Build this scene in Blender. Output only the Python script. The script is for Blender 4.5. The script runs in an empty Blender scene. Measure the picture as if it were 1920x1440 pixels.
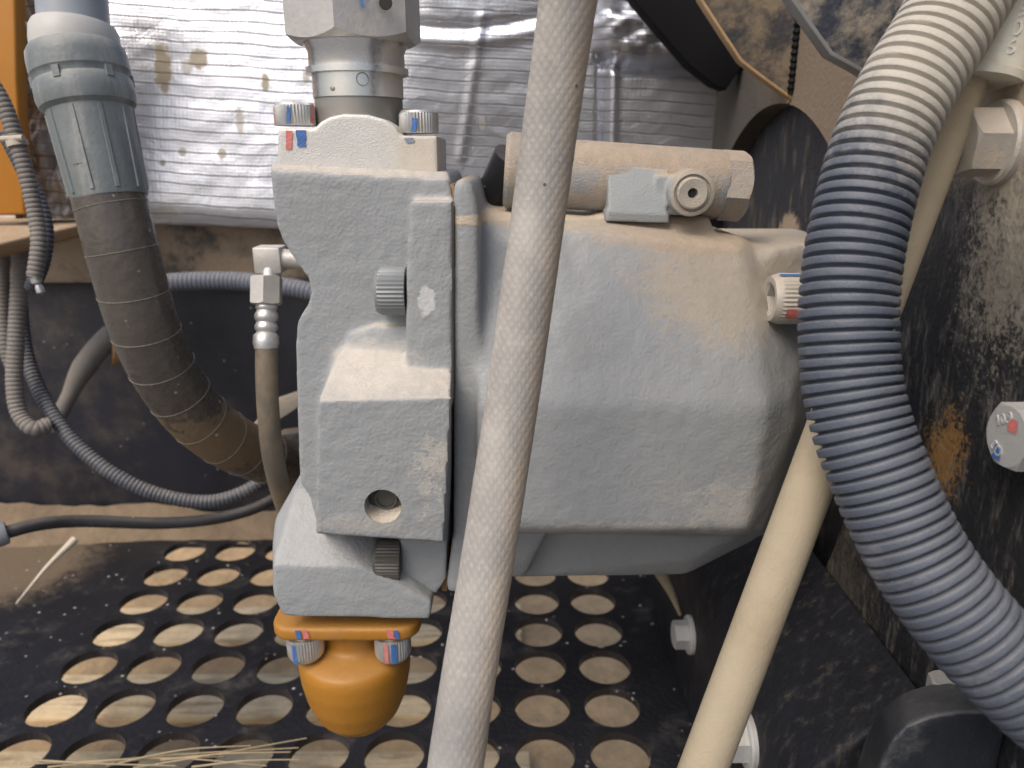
import bpy, bmesh, math, random
from mathutils import Vector, Matrix, Euler, noise as mnoise
R = math.radians
random.seed(7)
S = bpy.context.scene
COL = S.collection

# ---------------------------------------------------------------- camera, light, exposure
F = 1400.0                      # focal length in photo pixels (1920 wide)
PITCH = R(17)
CAM = Vector((0, 0, 0.58))
cd = bpy.data.cameras.new('camera'); cam = bpy.data.objects.new('camera', cd); COL.objects.link(cam)
cam.location = CAM; cam.rotation_euler = (R(90) - PITCH, 0, 0)
cd.sensor_width = 36.0; cd.lens = F / 1920 * 36.0
cd.clip_start = 0.02; cd.clip_end = 4000
cd.dof.use_dof = True; cd.dof.focus_distance = 0.46; cd.dof.aperture_fstop = 8.5
S.camera = cam

SUN_EL, SUN_AZ = R(52), R(-142)   # azimuth measured from +Y towards +X
w = bpy.data.worlds.new('World'); S.world = w; w.use_nodes = True
wn = w.node_tree.nodes; wl = w.node_tree.links
bg = wn['Background']; sky = wn.new('ShaderNodeTexSky'); sky.sky_type = 'NISHITA'
sky.sun_disc = False; sky.sun_elevation = SUN_EL; sky.sun_rotation = SUN_AZ
sky.air_density = 1.0; sky.dust_density = 5.0; sky.ozone_density = 0.4
wl.new(sky.outputs[0], bg.inputs[0]); bg.inputs[1].default_value = 0.14
sd = bpy.data.lights.new('sun', 'SUN'); sd.energy = 1.2; sd.angle = R(35); sd.color = (1.0, 0.95, 0.88)
sun = bpy.data.objects.new('sun', sd); COL.objects.link(sun)
sdir = Vector((math.sin(SUN_AZ) * math.cos(SUN_EL), math.cos(SUN_AZ) * math.cos(SUN_EL), math.sin(SUN_EL)))
sun.rotation_euler = sdir.to_track_quat('Z', 'Y').to_euler(); sun.location = sdir * 5
S.view_settings.view_transform = 'Standard'; S.view_settings.look = 'None'
S.view_settings.exposure = 0.27; S.view_settings.gamma = 1.0
S.render.engine = 'CYCLES'
S.cycles.max_bounces = 8; S.cycles.diffuse_bounces = 4; S.cycles.glossy_bounces = 4
S.cycles.sample_clamp_indirect = 6.0
S.cycles.use_denoising = True

# ---------------------------------------------------------------- pixel -> place
CP, SP = math.cos(PITCH), math.sin(PITCH)
def ray(px, py):
    a = (px - 960) / F; b = (720 - py) / F
    return Vector((a, CP + b * SP, -SP + b * CP))
def pD(px, py, d): return CAM + ray(px, py) * d
def pY(px, py, Y):
    r = ray(px, py); return CAM + r * ((Y - CAM.y) / r.y)
def pX(px, py, X):
    r = ray(px, py); return CAM + r * ((X - CAM.x) / r.x)
def pZ(px, py, Z):
    r = ray(px, py); return CAM + r * ((Z - CAM.z) / r.z)
YP = 0.50                       # plane of the pump's end-cover face
def pw(px, py, wv=0.0): return pY(px, py, YP - wv)

# ---------------------------------------------------------------- node helpers
class NT:
    def __init__(s, name):
        s.m = bpy.data.materials.new(name); s.m.use_nodes = True
        s.t = s.m.node_tree; s.b = s.t.nodes['Principled BSDF']
        s.pos = s.new('ShaderNodeNewGeometry').outputs['Position']
        s.nrm = s.t.nodes[-1].outputs['Normal']
    def new(s, k): return s.t.nodes.new(k)
    def link(s, a, b): s.t.links.new(a, b)
    def put(s, v, sock):
        if hasattr(v, 'is_output') or isinstance(v, bpy.types.NodeSocket): s.link(v, sock)
        else:
            if isinstance(v, (tuple, list)) and len(v) == 3 and sock.type == 'RGBA': v = (*v, 1)
            sock.default_value = v
    def math(s, op, a, b=0.0, c=None, clamp=False):
        n = s.new('ShaderNodeMath'); n.operation = op; n.use_clamp = clamp
        s.put(a, n.inputs[0]); s.put(b, n.inputs[1])
        if c is not None: s.put(c, n.inputs[2])
        return n.outputs[0]
    def vmath(s, op, a, b=(0, 0, 0)):
        n = s.new('ShaderNodeVectorMath'); n.operation = op
        s.put(a, n.inputs[0]); s.put(b, n.inputs[1])
        return n.outputs['Value'] if op in ('LENGTH', 'DOT_PRODUCT') else n.outputs[0]
    def noise(s, scale, detail=4, rough=0.55, vec=None, dist=0.0):
        n = s.new('ShaderNodeTexNoise'); s.put(vec if vec is not None else s.pos, n.inputs['Vector'])
        n.inputs['Scale'].default_value = scale; n.inputs['Detail'].default_value = detail
        n.inputs['Roughness'].default_value = rough; n.inputs['Distortion'].default_value = dist
        return n.outputs['Fac']
    def vor(s, scale, vec=None, feature='F1'):
        n = s.new('ShaderNodeTexVoronoi'); n.feature = feature
        s.put(vec if vec is not None else s.pos, n.inputs['Vector']); n.inputs['Scale'].default_value = scale
        return n.outputs['Distance']
    def ss(s, v, lo, hi, a=0.0, b=1.0):
        n = s.new('ShaderNodeMapRange'); n.interpolation_type = 'SMOOTHSTEP'
        s.put(v, n.inputs['Value'])
        n.inputs['From Min'].default_value = lo; n.inputs['From Max'].default_value = hi
        n.inputs['To Min'].default_value = a; n.inputs['To Max'].default_value = b
        return n.outputs[0]
    def mix(s, f, a, b):
        n = s.new('ShaderNodeMix'); n.data_type = 'RGBA'
        s.put(f, n.inputs[0]); s.put(a, n.inputs[6]); s.put(b, n.inputs[7]); return n.outputs[2]
    def mixf(s, f, a, b):
        n = s.new('ShaderNodeMix'); n.data_type = 'FLOAT'
        s.put(f, n.inputs[0]); s.put(a, n.inputs[2]); s.put(b, n.inputs[3]); return n.outputs[0]
    def sep(s, v):
        n = s.new('ShaderNodeSeparateXYZ'); s.put(v, n.inputs[0]); return n.outputs
    def stretch(s, v): return s.vmath('MULTIPLY', s.pos, v)
    def bump(s, h, dist, strength=1.0, prev=None):
        n = s.new('ShaderNodeBump'); s.put(h, n.inputs['Height'])
        n.inputs['Distance'].default_value = dist; n.inputs['Strength'].default_value = strength
        if prev is not None: s.link(prev, n.inputs['Normal'])
        return n.outputs[0]

TAN = (0.43, 0.33, 0.225)
def mat(name, col, rough=0.5, metal=0.0, var=(25, 0.12), bumps=((900, 0.0004),), up=0.0, uplo=0.35, uphi=0.9,
        dustcol=TAN, dn=None, patches=(), specks=None, stretch=(1, 1, 1), spec=0.5, grit=True, pf=55, gf=160):
    """procedural paint / rubber / metal with settled dust, local stains and fine relief"""
    n = NT(name)
    v = n.noise(var[0], 5, 0.6)
    v2 = n.noise(var[0] * 7, 3, 0.6)
    fac = n.math('ADD', n.math('MULTIPLY', n.math('SUBTRACT', v, 0.5), 2 * var[1] * 1.6),
                 n.math('MULTIPLY', n.math('SUBTRACT', v2, 0.5), var[1]))
    fac = n.math('ADD', fac, 1.0)
    c = n.vmath('MULTIPLY', n.vmath('MULTIPLY', tuple(col), (1, 1, 1)), (1, 1, 1))
    sc = n.new('ShaderNodeVectorMath'); sc.operation = 'SCALE'; n.link(c, sc.inputs[0]); n.put(fac, sc.inputs['Scale'])
    c = sc.outputs[0]
    # dust
    mask = None
    gr = n.noise(gf, 5, 0.7)
    big = n.noise(14, 4, 0.6)
    if up:
        nz = n.sep(n.nrm)[2]
        m = n.math('MULTIPLY', n.ss(nz, uplo, uphi), up)
        m = n.math('MULTIPLY', m, n.ss(n.math('ADD', big, n.math('MULTIPLY', gr, 0.5)), 0.45, 0.95, 0.45, 1.15))
        mask = m
    if dn:
        sc_, lo, hi, amt = dn
        k = n.noise(sc_, 8, 0.68, vec=n.stretch(stretch))
        m = n.math('MULTIPLY', n.ss(k, lo, hi), amt)
        mask = m if mask is None else n.math('MAXIMUM', mask, m)
    dcol = n.mix(gr, tuple(x * 0.72 for x in dustcol), tuple(min(1, x * 1.22) for x in dustcol))
    if mask is not None:
        mask = n.math('MINIMUM', mask, 1.0)
        c = n.mix(mask, c, dcol)
    tot = mask
    for (ctr, rad, amt, pc, ed, *sf) in patches:
        q = n.vmath('DIVIDE', n.vmath('SUBTRACT', n.pos, tuple(ctr)), tuple(rad))
        d = n.vmath('LENGTH', q)
        wob = n.math('ADD', n.math('MULTIPLY', n.math('SUBTRACT', n.noise(pf, 7, 0.7), 0.5), ed),
                     n.math('MULTIPLY', n.math('SUBTRACT', gr, 0.5), ed))
        m = n.math('MULTIPLY', n.ss(n.math('ADD', d, wob), 1.12 if not sf else 1.0 + sf[0], 0.8 if not sf else 1.0 - sf[0]), amt, clamp=True)
        m.node.use_clamp = True
        pcol = dcol if pc is None else n.mix(gr, tuple(x * 0.8 for x in pc), tuple(min(1, x * 1.15) for x in pc))
        c = n.mix(m, c, pcol)
        tot = m if tot is None else n.math('MAXIMUM', tot, m)
    if specks:
        sc_, rad, pc = specks
        vd = n.vor(sc_)
        pick = n.ss(n.noise(sc_ * 0.35, 2, 0.5), 0.55, 0.62)
        m = n.math('MULTIPLY', n.ss(vd, rad, rad * 0.6), pick)
        c = n.mix(m, c, pc)
    n.put(c, n.b.inputs['Base Color'])
    r0 = n.math('ADD', rough, n.math('MULTIPLY', n.math('SUBTRACT', v2, 0.5), 0.18))
    if tot is not None:
        n.put(n.mixf(tot, r0, 0.92), n.b.inputs['Roughness'])
        if metal: n.put(n.mixf(tot, metal, 0.0), n.b.inputs['Metallic'])
    else:
        n.put(r0, n.b.inputs['Roughness'])
        n.b.inputs['Metallic'].default_value = metal
    n.b.inputs['Specular IOR Level'].default_value = spec
    prev = None
    for (bs, bd) in bumps:
        prev = n.bump(n.noise(bs, 2, 0.4), bd, 1.0, prev)
    if tot is not None and grit:
        prev = n.bump(n.math('MULTIPLY', n.noise(1400, 3, 0.7), tot), 0.0005, 1.0, prev)
    if prev is not None: n.link(prev, n.b.inputs['Normal'])
    return n.m

# ---------------------------------------------------------------- mesh helpers
def frame(axis):
    a = Vector(axis).normalized()
    t = Vector((0, 0, 1)) if abs(a.z) < 0.9 else Vector((0, 1, 0))
    u = t.cross(a).normalized(); v = a.cross(u)
    return u, v, a
def prism(bm, pts, w1, w0, plane=None):
    """outline drawn at depth w1 (towards the viewer positive), pushed straight back to w0"""
    f = [pw(x, y, w1) for x, y in pts]
    fr = [bm.verts.new(p) for p in f]
    bk = [bm.verts.new(p + Vector((0, w1 - w0, 0))) for p in f]
    n = len(f)
    bm.faces.new(fr); bm.faces.new(bk[::-1])
    for i in range(n):
        bm.faces.new((fr[i], bk[i], bk[(i + 1) % n], fr[(i + 1) % n]))
def solid(bm, pts, off):
    a = [bm.verts.new(p) for p in pts]; b = [bm.verts.new(Vector(p) + Vector(off)) for p in pts]
    n = len(a); fs = [bm.faces.new(a), bm.faces.new(b[::-1])]
    side = [bm.faces.new((a[i], b[i], b[(i + 1) % n], a[(i + 1) % n])) for i in range(n)]
    return fs, side
def hull(bm, pts):
    t = bmesh.new()
    for p in pts: t.verts.new(p)
    r = bmesh.ops.convex_hull(t, input=t.verts)
    bmesh.ops.delete(t, geom=[v for v in t.verts if not v.link_faces], context='VERTS')
    merge(bm, t)
def hullpx(bm, pts, wb=None):
    ps = [pw(x, y, z) for x, y, z in pts]
    if wb is not None: ps += [Vector((p.x, YP - wb, p.z)) for p in ps]
    hull(bm, ps)
def merge(bm, t):
    m = bpy.data.meshes.new('tmp'); t.to_mesh(m); t.free(); bm.from_mesh(m); bpy.data.meshes.remove(m)
def lathe(bm, prof, org, axis, seg=48, rf=None, a0=0.0):
    """prof: (radius, height along axis); open ends are capped when radius > 0"""
    u, v, a = frame(axis); org = Vector(org); rings = []
    for r, h in prof:
        if r < 1e-7: rings.append([bm.verts.new(org + a * h)]); continue
        ring = []
        for i in range(seg):
            t = 2 * math.pi * i / seg + a0
            k = r * (rf(i, t) if rf else 1)
            ring.append(bm.verts.new(org + a * h + (u * math.cos(t) + v * math.sin(t)) * k))
        rings.append(ring)
    for p, q in zip(rings, rings[1:]):
        for i in range(seg):
            j = (i + 1) % seg
            if len(p) == 1 and len(q) == 1: continue
            if len(p) == 1: bm.faces.new((p[0], q[j], q[i]))
            elif len(q) == 1: bm.faces.new((p[i], p[j], q[0]))
            else: bm.faces.new((p[i], p[j], q[j], q[i]))
    if len(rings[0]) > 1: bm.faces.new(rings[0][::-1])
    if len(rings[-1]) > 1: bm.faces.new(rings[-1])
def spline(pts, n):
    """Catmull-Rom resample of Vectors to n points at even spacing"""
    P = [Vector(p) for p in pts]; P = [2 * P[0] - P[1]] + P + [2 * P[-1] - P[-2]]
    dense = []
    for i in range(1, len(P) - 2):
        a, b, c, d = P[i - 1:i + 3]
        for k in range(40):
            t = k / 40
            dense.append(0.5 * ((2 * b) + (c - a) * t + (2 * a - 5 * b + 4 * c - d) * t * t + (3 * b - a - 3 * c + d) * t ** 3))
    dense.append(P[-2])
    L = [0.0]
    for a, b in zip(dense, dense[1:]): L.append(L[-1] + (b - a).length)
    out = []; j = 0
    for i in range(n):
        s = L[-1] * i / (n - 1)
        while j < len(L) - 2 and L[j + 1] < s: j += 1
        f = (s - L[j]) / max(1e-9, L[j + 1] - L[j]); out.append(dense[j].lerp(dense[j + 1], f))
    return out, L[-1]
def sweep(bm, pts, rad, seg=32, rj=None):
    n = len(pts); T = [(pts[min(i + 1, n - 1)] - pts[max(i - 1, 0)]).normalized() for i in range(n)]
    u = T[0].orthogonal().normalized(); rings = []
    for i in range(n):
        u = (u - T[i] * u.dot(T[i])).normalized(); v = T[i].cross(u)
        r = rad(i) if callable(rad) else rad
        rings.append([bm.verts.new(pts[i] + (u * math.cos(2 * math.pi * k / seg) + v * math.sin(2 * math.pi * k / seg)) * (r * (rj(i, k) if rj else 1))) for k in range(seg)])
    for p, q in zip(rings, rings[1:]):
        for k in range(seg):
            j = (k + 1) % seg; bm.faces.new((p[k], p[j], q[j], q[k]))
    bm.faces.new(rings[0][::-1]); bm.faces.new(rings[-1])
def ribbed(bm, path, r, pitch, depth, seg=36, flat=0.62, per=10):
    """corrugated tube: flat ridges with narrow grooves"""
    _, L = spline(path, 10); nr = max(3, int(L / pitch)); n = nr * per + 1
    pts, L = spline(path, n)
    def rad(i):
        t = (i % per) / per
        if t < flat: return r * (1 - 0.012 * (abs(t / flat - 0.5) * 2) ** 4)
        k = (t - flat) / (1 - flat)
        return r - depth * math.sin(math.pi * k) ** 0.6
    sweep(bm, pts, rad, seg)
def hexhead(bm, org, axis, af, h, k=0.55, rot=0.0, both=False):
    """hexagon head: across-flats af, height h along axis, chamfered like a turned nut (far end; near end too if both)"""
    u, v, a = frame(axis); org = Vector(org); N = 96; r0 = af / 2 * 1.0
    def rr(t):
        m = (t % (math.pi / 3)) - math.pi / 6
        return af / 2 / math.cos(m)
    lo, hi, top, bot = [], [], [], []
    for i in range(N):
        t = 2 * math.pi * i / N; d = u * math.cos(t + rot) + v * math.sin(t + rot); r = rr(t); c = max(0.0, (r - r0 * 0.985)) * k
        hi.append(bm.verts.new(org + d * r + a * (h - c))); top.append(bm.verts.new(org + d * r0 * 0.985 + a * h))
        lo.append(bm.verts.new(org + d * r + a * (c if both else 0)))
        if both: bot.append(bm.verts.new(org + d * r0 * 0.985))
    for i in range(N):
        j = (i + 1) % N
        bm.faces.new((lo[i], lo[j], hi[j], hi[i])); bm.faces.new((hi[i], hi[j], top[j], top[i]))
        if both: bm.faces.new((bot[i], bot[j], lo[j], lo[i]))
    bm.faces.new(top); bm.faces.new((bot if both else lo)[::-1])
def bevel(bm, width, seg=2, ang=35):
    bmesh.ops.recalc_face_normals(bm, faces=bm.faces)
    es = [e for e in bm.edges if len(e.link_faces) == 2 and e.calc_face_angle(0) > R(ang)]
    bmesh.ops.bevel(bm, geom=es, offset=width, segments=seg, affect='EDGES', profile=0.5, clamp_overlap=True)
def to_mesh(bm, name, ang=35):
    bmesh.ops.recalc_face_normals(bm, faces=bm.faces)
    m = bpy.data.meshes.new(name); bm.to_mesh(m); bm.free()
    m.polygons.foreach_set('use_smooth', [True] * len(m.polygons)); m.set_sharp_from_angle(angle=R(ang))
    return m
def evaluated(o, name):
    dg = bpy.context.evaluated_depsgraph_get(); dg.update()
    return bpy.data.meshes.new_from_object(o.evaluated_get(dg), depsgraph=dg)
def cast(bm, name, vox=0.002, it=5, cuts=()):
    """fuse overlapping solids into one casting with natural fillets; then drill the cutters out"""
    bmesh.ops.recalc_face_normals(bm, faces=bm.faces)
    m = bpy.data.meshes.new(name); bm.to_mesh(m); bm.free()
    o = bpy.data.objects.new('tmp', m); COL.objects.link(o)
    k = o.modifiers.new('r', 'REMESH'); k.mode = 'VOXEL'; k.voxel_size = vox; k.adaptivity = 0
    k = o.modifiers.new('s', 'SMOOTH'); k.factor = 0.5; k.iterations = it
    extra = []
    for c in cuts:
        cm = bpy.data.meshes.new('c'); bmesh.ops.recalc_face_normals(c, faces=c.faces); c.to_mesh(cm); c.free()
        co = bpy.data.objects.new('c', cm); COL.objects.link(co); extra.append(co)
        b = o.modifiers.new('b', 'BOOLEAN'); b.operation = 'DIFFERENCE'; b.object = co; b.solver = 'FAST'
    r = evaluated(o, name)
    bpy.data.objects.remove(o)
    for e in extra: bpy.data.objects.remove(e)
    r.polygons.foreach_set('use_smooth', [True] * len(r.polygons)); r.set_sharp_from_angle(angle=R(40))
    r.name = name; r.materials.clear()
    return r

# ---------------------------------------------------------------- object helpers
def tag(o, label=None, cat=None, group=None, kind=None):
    for k, v in (('label', label), ('category', cat), ('group', group), ('kind', kind)):
        if v: o[k] = v
    return o
def thing(name, label, cat, loc, group=None):
    o = bpy.data.objects.new(name, None); COL.objects.link(o); o.location = loc
    o.empty_display_size = 0.02
    return tag(o, label, cat, group)
def obj(name, bm, material, parent=None, ang=35, label=None):
    m = bm if isinstance(bm, bpy.types.Mesh) else to_mesh(bm, name, ang)
    m.name = name
    for x in (material if isinstance(material, (list, tuple)) else [material]): m.materials.append(x)
    o = bpy.data.objects.new(name, m); COL.objects.link(o)
    if parent is not None:
        o.parent = parent
        root = parent.parent if parent.parent else parent
        if parent.parent: o.location = (0, 0, 0)          # parent mesh already sits at the world origin
        else: o.location = -Vector(root.location) if parent.type == 'EMPTY' else (0, 0, 0)
    if label: o['label'] = label
    return o
def struct(name, bm, material, ang=35): return tag(obj(name, bm, material, None, ang), kind='structure')
def B(): return bmesh.new()


# ---------------------------------------------------------------- materials
def P(px, py, wv=0.0): return tuple(pw(px, py, wv))
GREY = (0.274, 0.291, 0.303)
m_paint = mat('grey_cast_paint', GREY, 0.55, var=(18, 0.05), bumps=((90, 0.0012), (430, 0.00045)), up=0.6, uplo=0.35, uphi=0.9,
              dustcol=(0.60, 0.54, 0.46), dn=(30, 0.60, 0.80, 0.25),
              patches=((P(800, 565, .03), (0.006, 0.03, 0.010), 0.75, (0.62, 0.63, 0.64), 1.4),
                       (P(690, 690, .03), (0.032, 0.05, 0.014), 0.5, (0.62, 0.57, 0.51), 1.2, 0.5),
                       (P(812, 880, .052), (0.010, 0.02, 0.020), 0.55, (0.52, 0.49, 0.43), 4.5, 0.5),
                       (P(600, 420, .0), (0.03, 0.02, 0.02), 0.18, (0.20, 0.20, 0.20), 2.0, 0.6),
                       (P(670, 980, .052), (0.03, 0.02, 0.006), 0.35, (0.45, 0.41, 0.35), 3.5, 0.5)),
              specks=(80, 0.0008 * 80, (0.13, 0.12, 0.11)))
m_foot = mat('grey_foot_paint', GREY, 0.5, var=(18, 0.05), bumps=((90, 0.0012), (430, 0.00045)), up=0.25, uplo=0.5, uphi=0.95, dustcol=(0.56, 0.52, 0.46), dn=(30, 0.60, 0.80, 0.22))
m_house = mat('grey_housing_paint', GREY, 0.5, var=(14, 0.06), bumps=((90, 0.0010), (430, 0.00035)), up=0.85, uplo=0.62, uphi=0.95,
              dustcol=(0.45, 0.385, 0.30), dn=(13, 0.50, 0.80, 0.20),
              patches=((P(1400, 520, .0), (0.066, 0.12, 0.042), 0.8, (0.43, 0.375, 0.305), 1.3, 0.35),
                       (P(1330, 440, -.02), (0.075, 0.08, 0.012), 0.85, (0.43, 0.35, 0.265), 0.8, 0.3),
                       (P(1000, 405, -.02), (0.10, 0.08, 0.004), 0.85, (0.55, 0.46, 0.35), 0.5),
                       (P(1480, 880, .0), (0.030, 0.06, 0.06), 0.5, (0.34, 0.30, 0.25), 2.2, 0.5),
                       (P(1380, 960, .03), (0.03, 0.06, 0.022), 0.4, (0.46, 0.43, 0.38), 4.0, 0.5),
                       (P(1150, 985, .03), (0.06, 0.06, 0.004), 0.4, (0.50, 0.47, 0.42), 1.6, 0.5),
                       (P(1100, 640, .02), (0.02, 0.06, 0.02), 0.2, (0.17, 0.17, 0.17), 2.5, 0.6)),
              specks=(60, 0.0008 * 60, (0.13, 0.11, 0.10)))
m_reg = mat('dusty_regulator_paint', GREY, 0.6, var=(18, 0.06), bumps=((700, 0.0006),), up=1.0, uplo=-0.15, uphi=0.55,
            dustcol=(0.42, 0.345, 0.27), dn=(34, 0.42, 0.60, 0.9))
m_boss = mat('clean_boss_paint', (0.30, 0.325, 0.335), 0.55, var=(18, 0.05), bumps=((900, 0.0004),), up=0.9, uplo=0.3, uphi=0.7,
             dustcol=(0.46, 0.36, 0.26), dn=(40, 0.60, 0.75, 0.6))
m_plug = mat('dusty_plug_steel', (0.40, 0.37, 0.32), 0.55, 0.2, up=0.6, dustcol=(0.45, 0.36, 0.26), dn=(60, 0.45, 0.7, 0.6))
m_rust = mat('rusty_gasket', (0.33, 0.20, 0.09), 0.85, var=(90, 0.4))
m_boltgrey = mat('grey_painted_bolt', (0.21, 0.225, 0.235), 0.45, 0.1, var=(60, 0.05), bumps=())
m_zinc = mat('zinc_steel', (0.56, 0.56, 0.55), 0.36, 0.75, var=(40, 0.08), bumps=((700, 0.00015),), up=0.35, dustcol=(0.6, 0.55, 0.48), dn=(30, 0.58, 0.8, 0.5))
m_nut = mat('brushed_nut_steel', (0.56, 0.54, 0.51), 0.42, 0.6, var=(30, 0.12), bumps=((300, 0.0002),), up=0.3, dustcol=(0.5, 0.42, 0.33), dn=(22, 0.52, 0.75, 0.7))
m_polish = mat('turned_steel', (0.76, 0.77, 0.78), 0.25, 0.9, var=(30, 0.06), bumps=(),
               patches=((P(745, 180, -.045), (0.010, 0.05, 0.03), 0.7, (0.55, 0.48, 0.39), 0.9, 0.4),))
m_dullsteel = mat('dull_steel_band', (0.30, 0.29, 0.27), 0.5, 0.6, var=(40, 0.1), bumps=(), dn=(30, 0.5, 0.75, 0.4), dustcol=(0.5, 0.42, 0.32))
m_silver = mat('silver_cast_flange', (0.58, 0.575, 0.555), 0.5, 0.35, var=(60, 0.08), bumps=((1100, 0.0003),), up=0.7, dustcol=(0.66, 0.63, 0.57),
               dn=(24, 0.52, 0.75, 0.45),
               patches=((P(790, 285, .0), (0.02, 0.06, 0.022), 0.6, (0.60, 0.52, 0.41), 1.0, 0.6),))
m_orange = mat('orange_paint', (0.38, 0.170, 0.020), 0.4, var=(14, 0.10), bumps=((300, 0.0002),), up=0.5, uplo=0.5, uphi=0.95, dustcol=(0.36, 0.20, 0.07),
               dn=(22, 0.48, 0.72, 0.5))
m_blue = mat('blue_paint_marker', (0.05, 0.14, 0.38), 0.6, var=(200, 0.3))
m_red = mat('red_paint_marker', (0.58, 0.17, 0.16), 0.6, var=(200, 0.25))
m_braid = None
m_tanpipe = mat('tan_dusty_plastic', (0.375, 0.322, 0.235), 0.85, var=(20, 0.07), bumps=((600, 0.0003),), dn=(14, 0.45, 0.70, 0.5), dustcol=(0.30, 0.24, 0.155),
                spec=0.25)
m_fit = mat('milky_plastic', (0.62, 0.62, 0.56), 0.4, var=(30, 0.06), bumps=(), dn=(16, 0.48, 0.62, 0.75), dustcol=(0.55, 0.46, 0.31))
m_cond = mat('grey_corrugated_plastic', (0.068, 0.082, 0.112), 0.5, var=(12, 0.14), bumps=((900, 0.00025),), up=0.22, uplo=0.0, uphi=0.9, dustcol=(0.36, 0.36, 0.36),
             dn=(26, 0.48, 0.78, 0.38),
             patches=((tuple(pD(1790, 40, .36)), (0.062, 0.1, 0.066), 0.85, (0.58, 0.54, 0.47), 0.9, 0.45),),
             specks=(40, 0.0012 * 40, (0.8, 0.8, 0.8)))
m_blackrub = mat('black_rubber', (0.028, 0.029, 0.034), 0.5, var=(30, 0.2), bumps=((600, 0.0003),), up=0.35, dn=(30, 0.55, 0.8, 0.3), dustcol=(0.25, 0.22, 0.19),
                 specks=(90, 0.0016 * 90, (0.5, 0.48, 0.45)))
m_loom = mat('dark_loom_plastic', (0.05, 0.056, 0.072), 0.5, var=(30, 0.15), bumps=(), up=0.5, uplo=0.2, uphi=0.9, dustcol=(0.30, 0.28, 0.26), dn=(22, 0.5, 0.8, 0.35))
m_loomdust = mat('dusty_loom_plastic', (0.16, 0.15, 0.14), 0.65, var=(30, 0.15), bumps=(), up=0.5, uplo=0.0, uphi=0.9, dustcol=(0.36, 0.31, 0.26))
m_tape = mat('wound_hose_rubber', (0.085, 0.075, 0.065), 0.27, var=(24, 0.15), bumps=((120, 0.0008),), up=0.2, uplo=0.3, dn=(16, 0.58, 0.8, 0.35), dustcol=(0.27, 0.22, 0.155),
             patches=((tuple(pD(420, 835, .68)), (0.085, 0.16, 0.035), 0.6, (0.24, 0.16, 0.085), 2.4),),
             specks=(120, 0.0018 * 120, (0.42, 0.37, 0.31)))
m_seam = mat('tape_edge', (0.20, 0.18, 0.155), 0.5, bumps=())
m_sleeve = mat('grey_sleeve_plastic', (0.15, 0.17, 0.175), 0.42, var=(20, 0.12), bumps=((300, 0.0003),), up=0.5, uplo=0.2, uphi=0.8, dustcol=(0.52, 0.51, 0.49), dn=(26, 0.46, 0.72, 0.5),
               stretch=(1, 1, 0.2), specks=(50, 0.0015 * 50, (0.75, 0.75, 0.75)))
m_pipegrey = mat('grey_painted_pipe', (0.28, 0.31, 0.345), 0.35, var=(16, 0.06), bumps=(), dn=(10, 0.5, 0.7, 0.5), dustcol=(0.55, 0.54, 0.52))
m_black = mat('black_wall_paint', (0.018, 0.019, 0.027), 0.45, var=(10, 0.3), bumps=((200, 0.0005),), up=0.7, spec=0.3, dn=(7, 0.48, 0.78, 0.42), dustcol=(0.20, 0.16, 0.12),
              specks=(70, 0.0018 * 70, (0.25, 0.25, 0.26)))
m_beam = mat('muddy_beam', (0.055, 0.055, 0.06), 0.6, var=(10, 0.2), bumps=((200, 0.0008),), up=0.6, dn=(8, 0.36, 0.52, 0.95), dustcol=(0.40, 0.315, 0.23))
m_side = mat('black_side_plate', (0.015, 0.0165, 0.021), 0.5, var=(20, 0.3), bumps=((260, 0.0008),), stretch=(1, 1, 0.28), dn=(130, 0.47, 0.78, 0.5), dustcol=(0.30, 0.28, 0.255), spec=0.35, pf=130, gf=380,
             patches=((tuple(pX(1560, 60, .265)), (0.1, 0.20, 0.125), 0.9, (0.255, 0.20, 0.145), 0.9, 0.35),
                      (tuple(pX(1365, 200, .265)), (0.1, 0.13, 0.11), 0.8, (0.105, 0.095, 0.082), 0.8, 0.3),
                      (tuple(pX(1900, 130, .265)), (0.1, 0.06, 0.055), 0.85, (0.45, 0.38, 0.29), 0.8, 0.5),
                      (tuple(pX(1905, 330, .265)), (0.1, 0.028, 0.03), 0.5, (0.38, 0.34, 0.28), 3.2, 0.6),
                      (tuple(pX(1900, 450, .265)), (0.1, 0.03, 0.05), 0.45, (0.40, 0.37, 0.31), 3.6, 0.6),
                      (tuple(pX(1772, 850, .265)), (0.1, 0.016, 0.022), 0.7, (0.33, 0.18, 0.055), 3.0, 0.5),
                      (tuple(pX(1560, 1150, .265)), (0.1, 0.06, 0.07), 0.22, (0.30, 0.26, 0.19), 3.0, 0.6)))
m_disc = mat('black_housing_disc', (0.022, 0.023, 0.028), 0.55, var=(20, 0.3), bumps=((260, 0.0008),), stretch=(1, 1.0, 0.3), dn=(70, 0.50, 0.74, 0.45), dustcol=(0.30, 0.25, 0.18),
             patches=((tuple(pX(1500, 455, .30)), (0.1, 0.035, 0.03), 0.85, (0.45, 0.34, 0.24), 0.9),))
m_gus = mat('dusty_gusset', (0.03, 0.03, 0.034), 0.6, var=(20, 0.3), bumps=((300, 0.0006),), dn=(38, 0.36, 0.62, 0.85), dustcol=(0.21, 0.165, 0.11))
m_gusb = mat('blue_black_gusset', (0.035, 0.042, 0.06), 0.5, var=(20, 0.3), bumps=((300, 0.0006),), dn=(42, 0.40, 0.66, 0.85), dustcol=(0.33, 0.29, 0.23))
m_edge = mat('worn_plate_edge', (0.42, 0.28, 0.155), 0.75, var=(60, 0.15), bumps=())
m_edgeb = mat('worn_grey_edge', (0.20, 0.205, 0.21), 0.7, var=(60, 0.15), bumps=())
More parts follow.
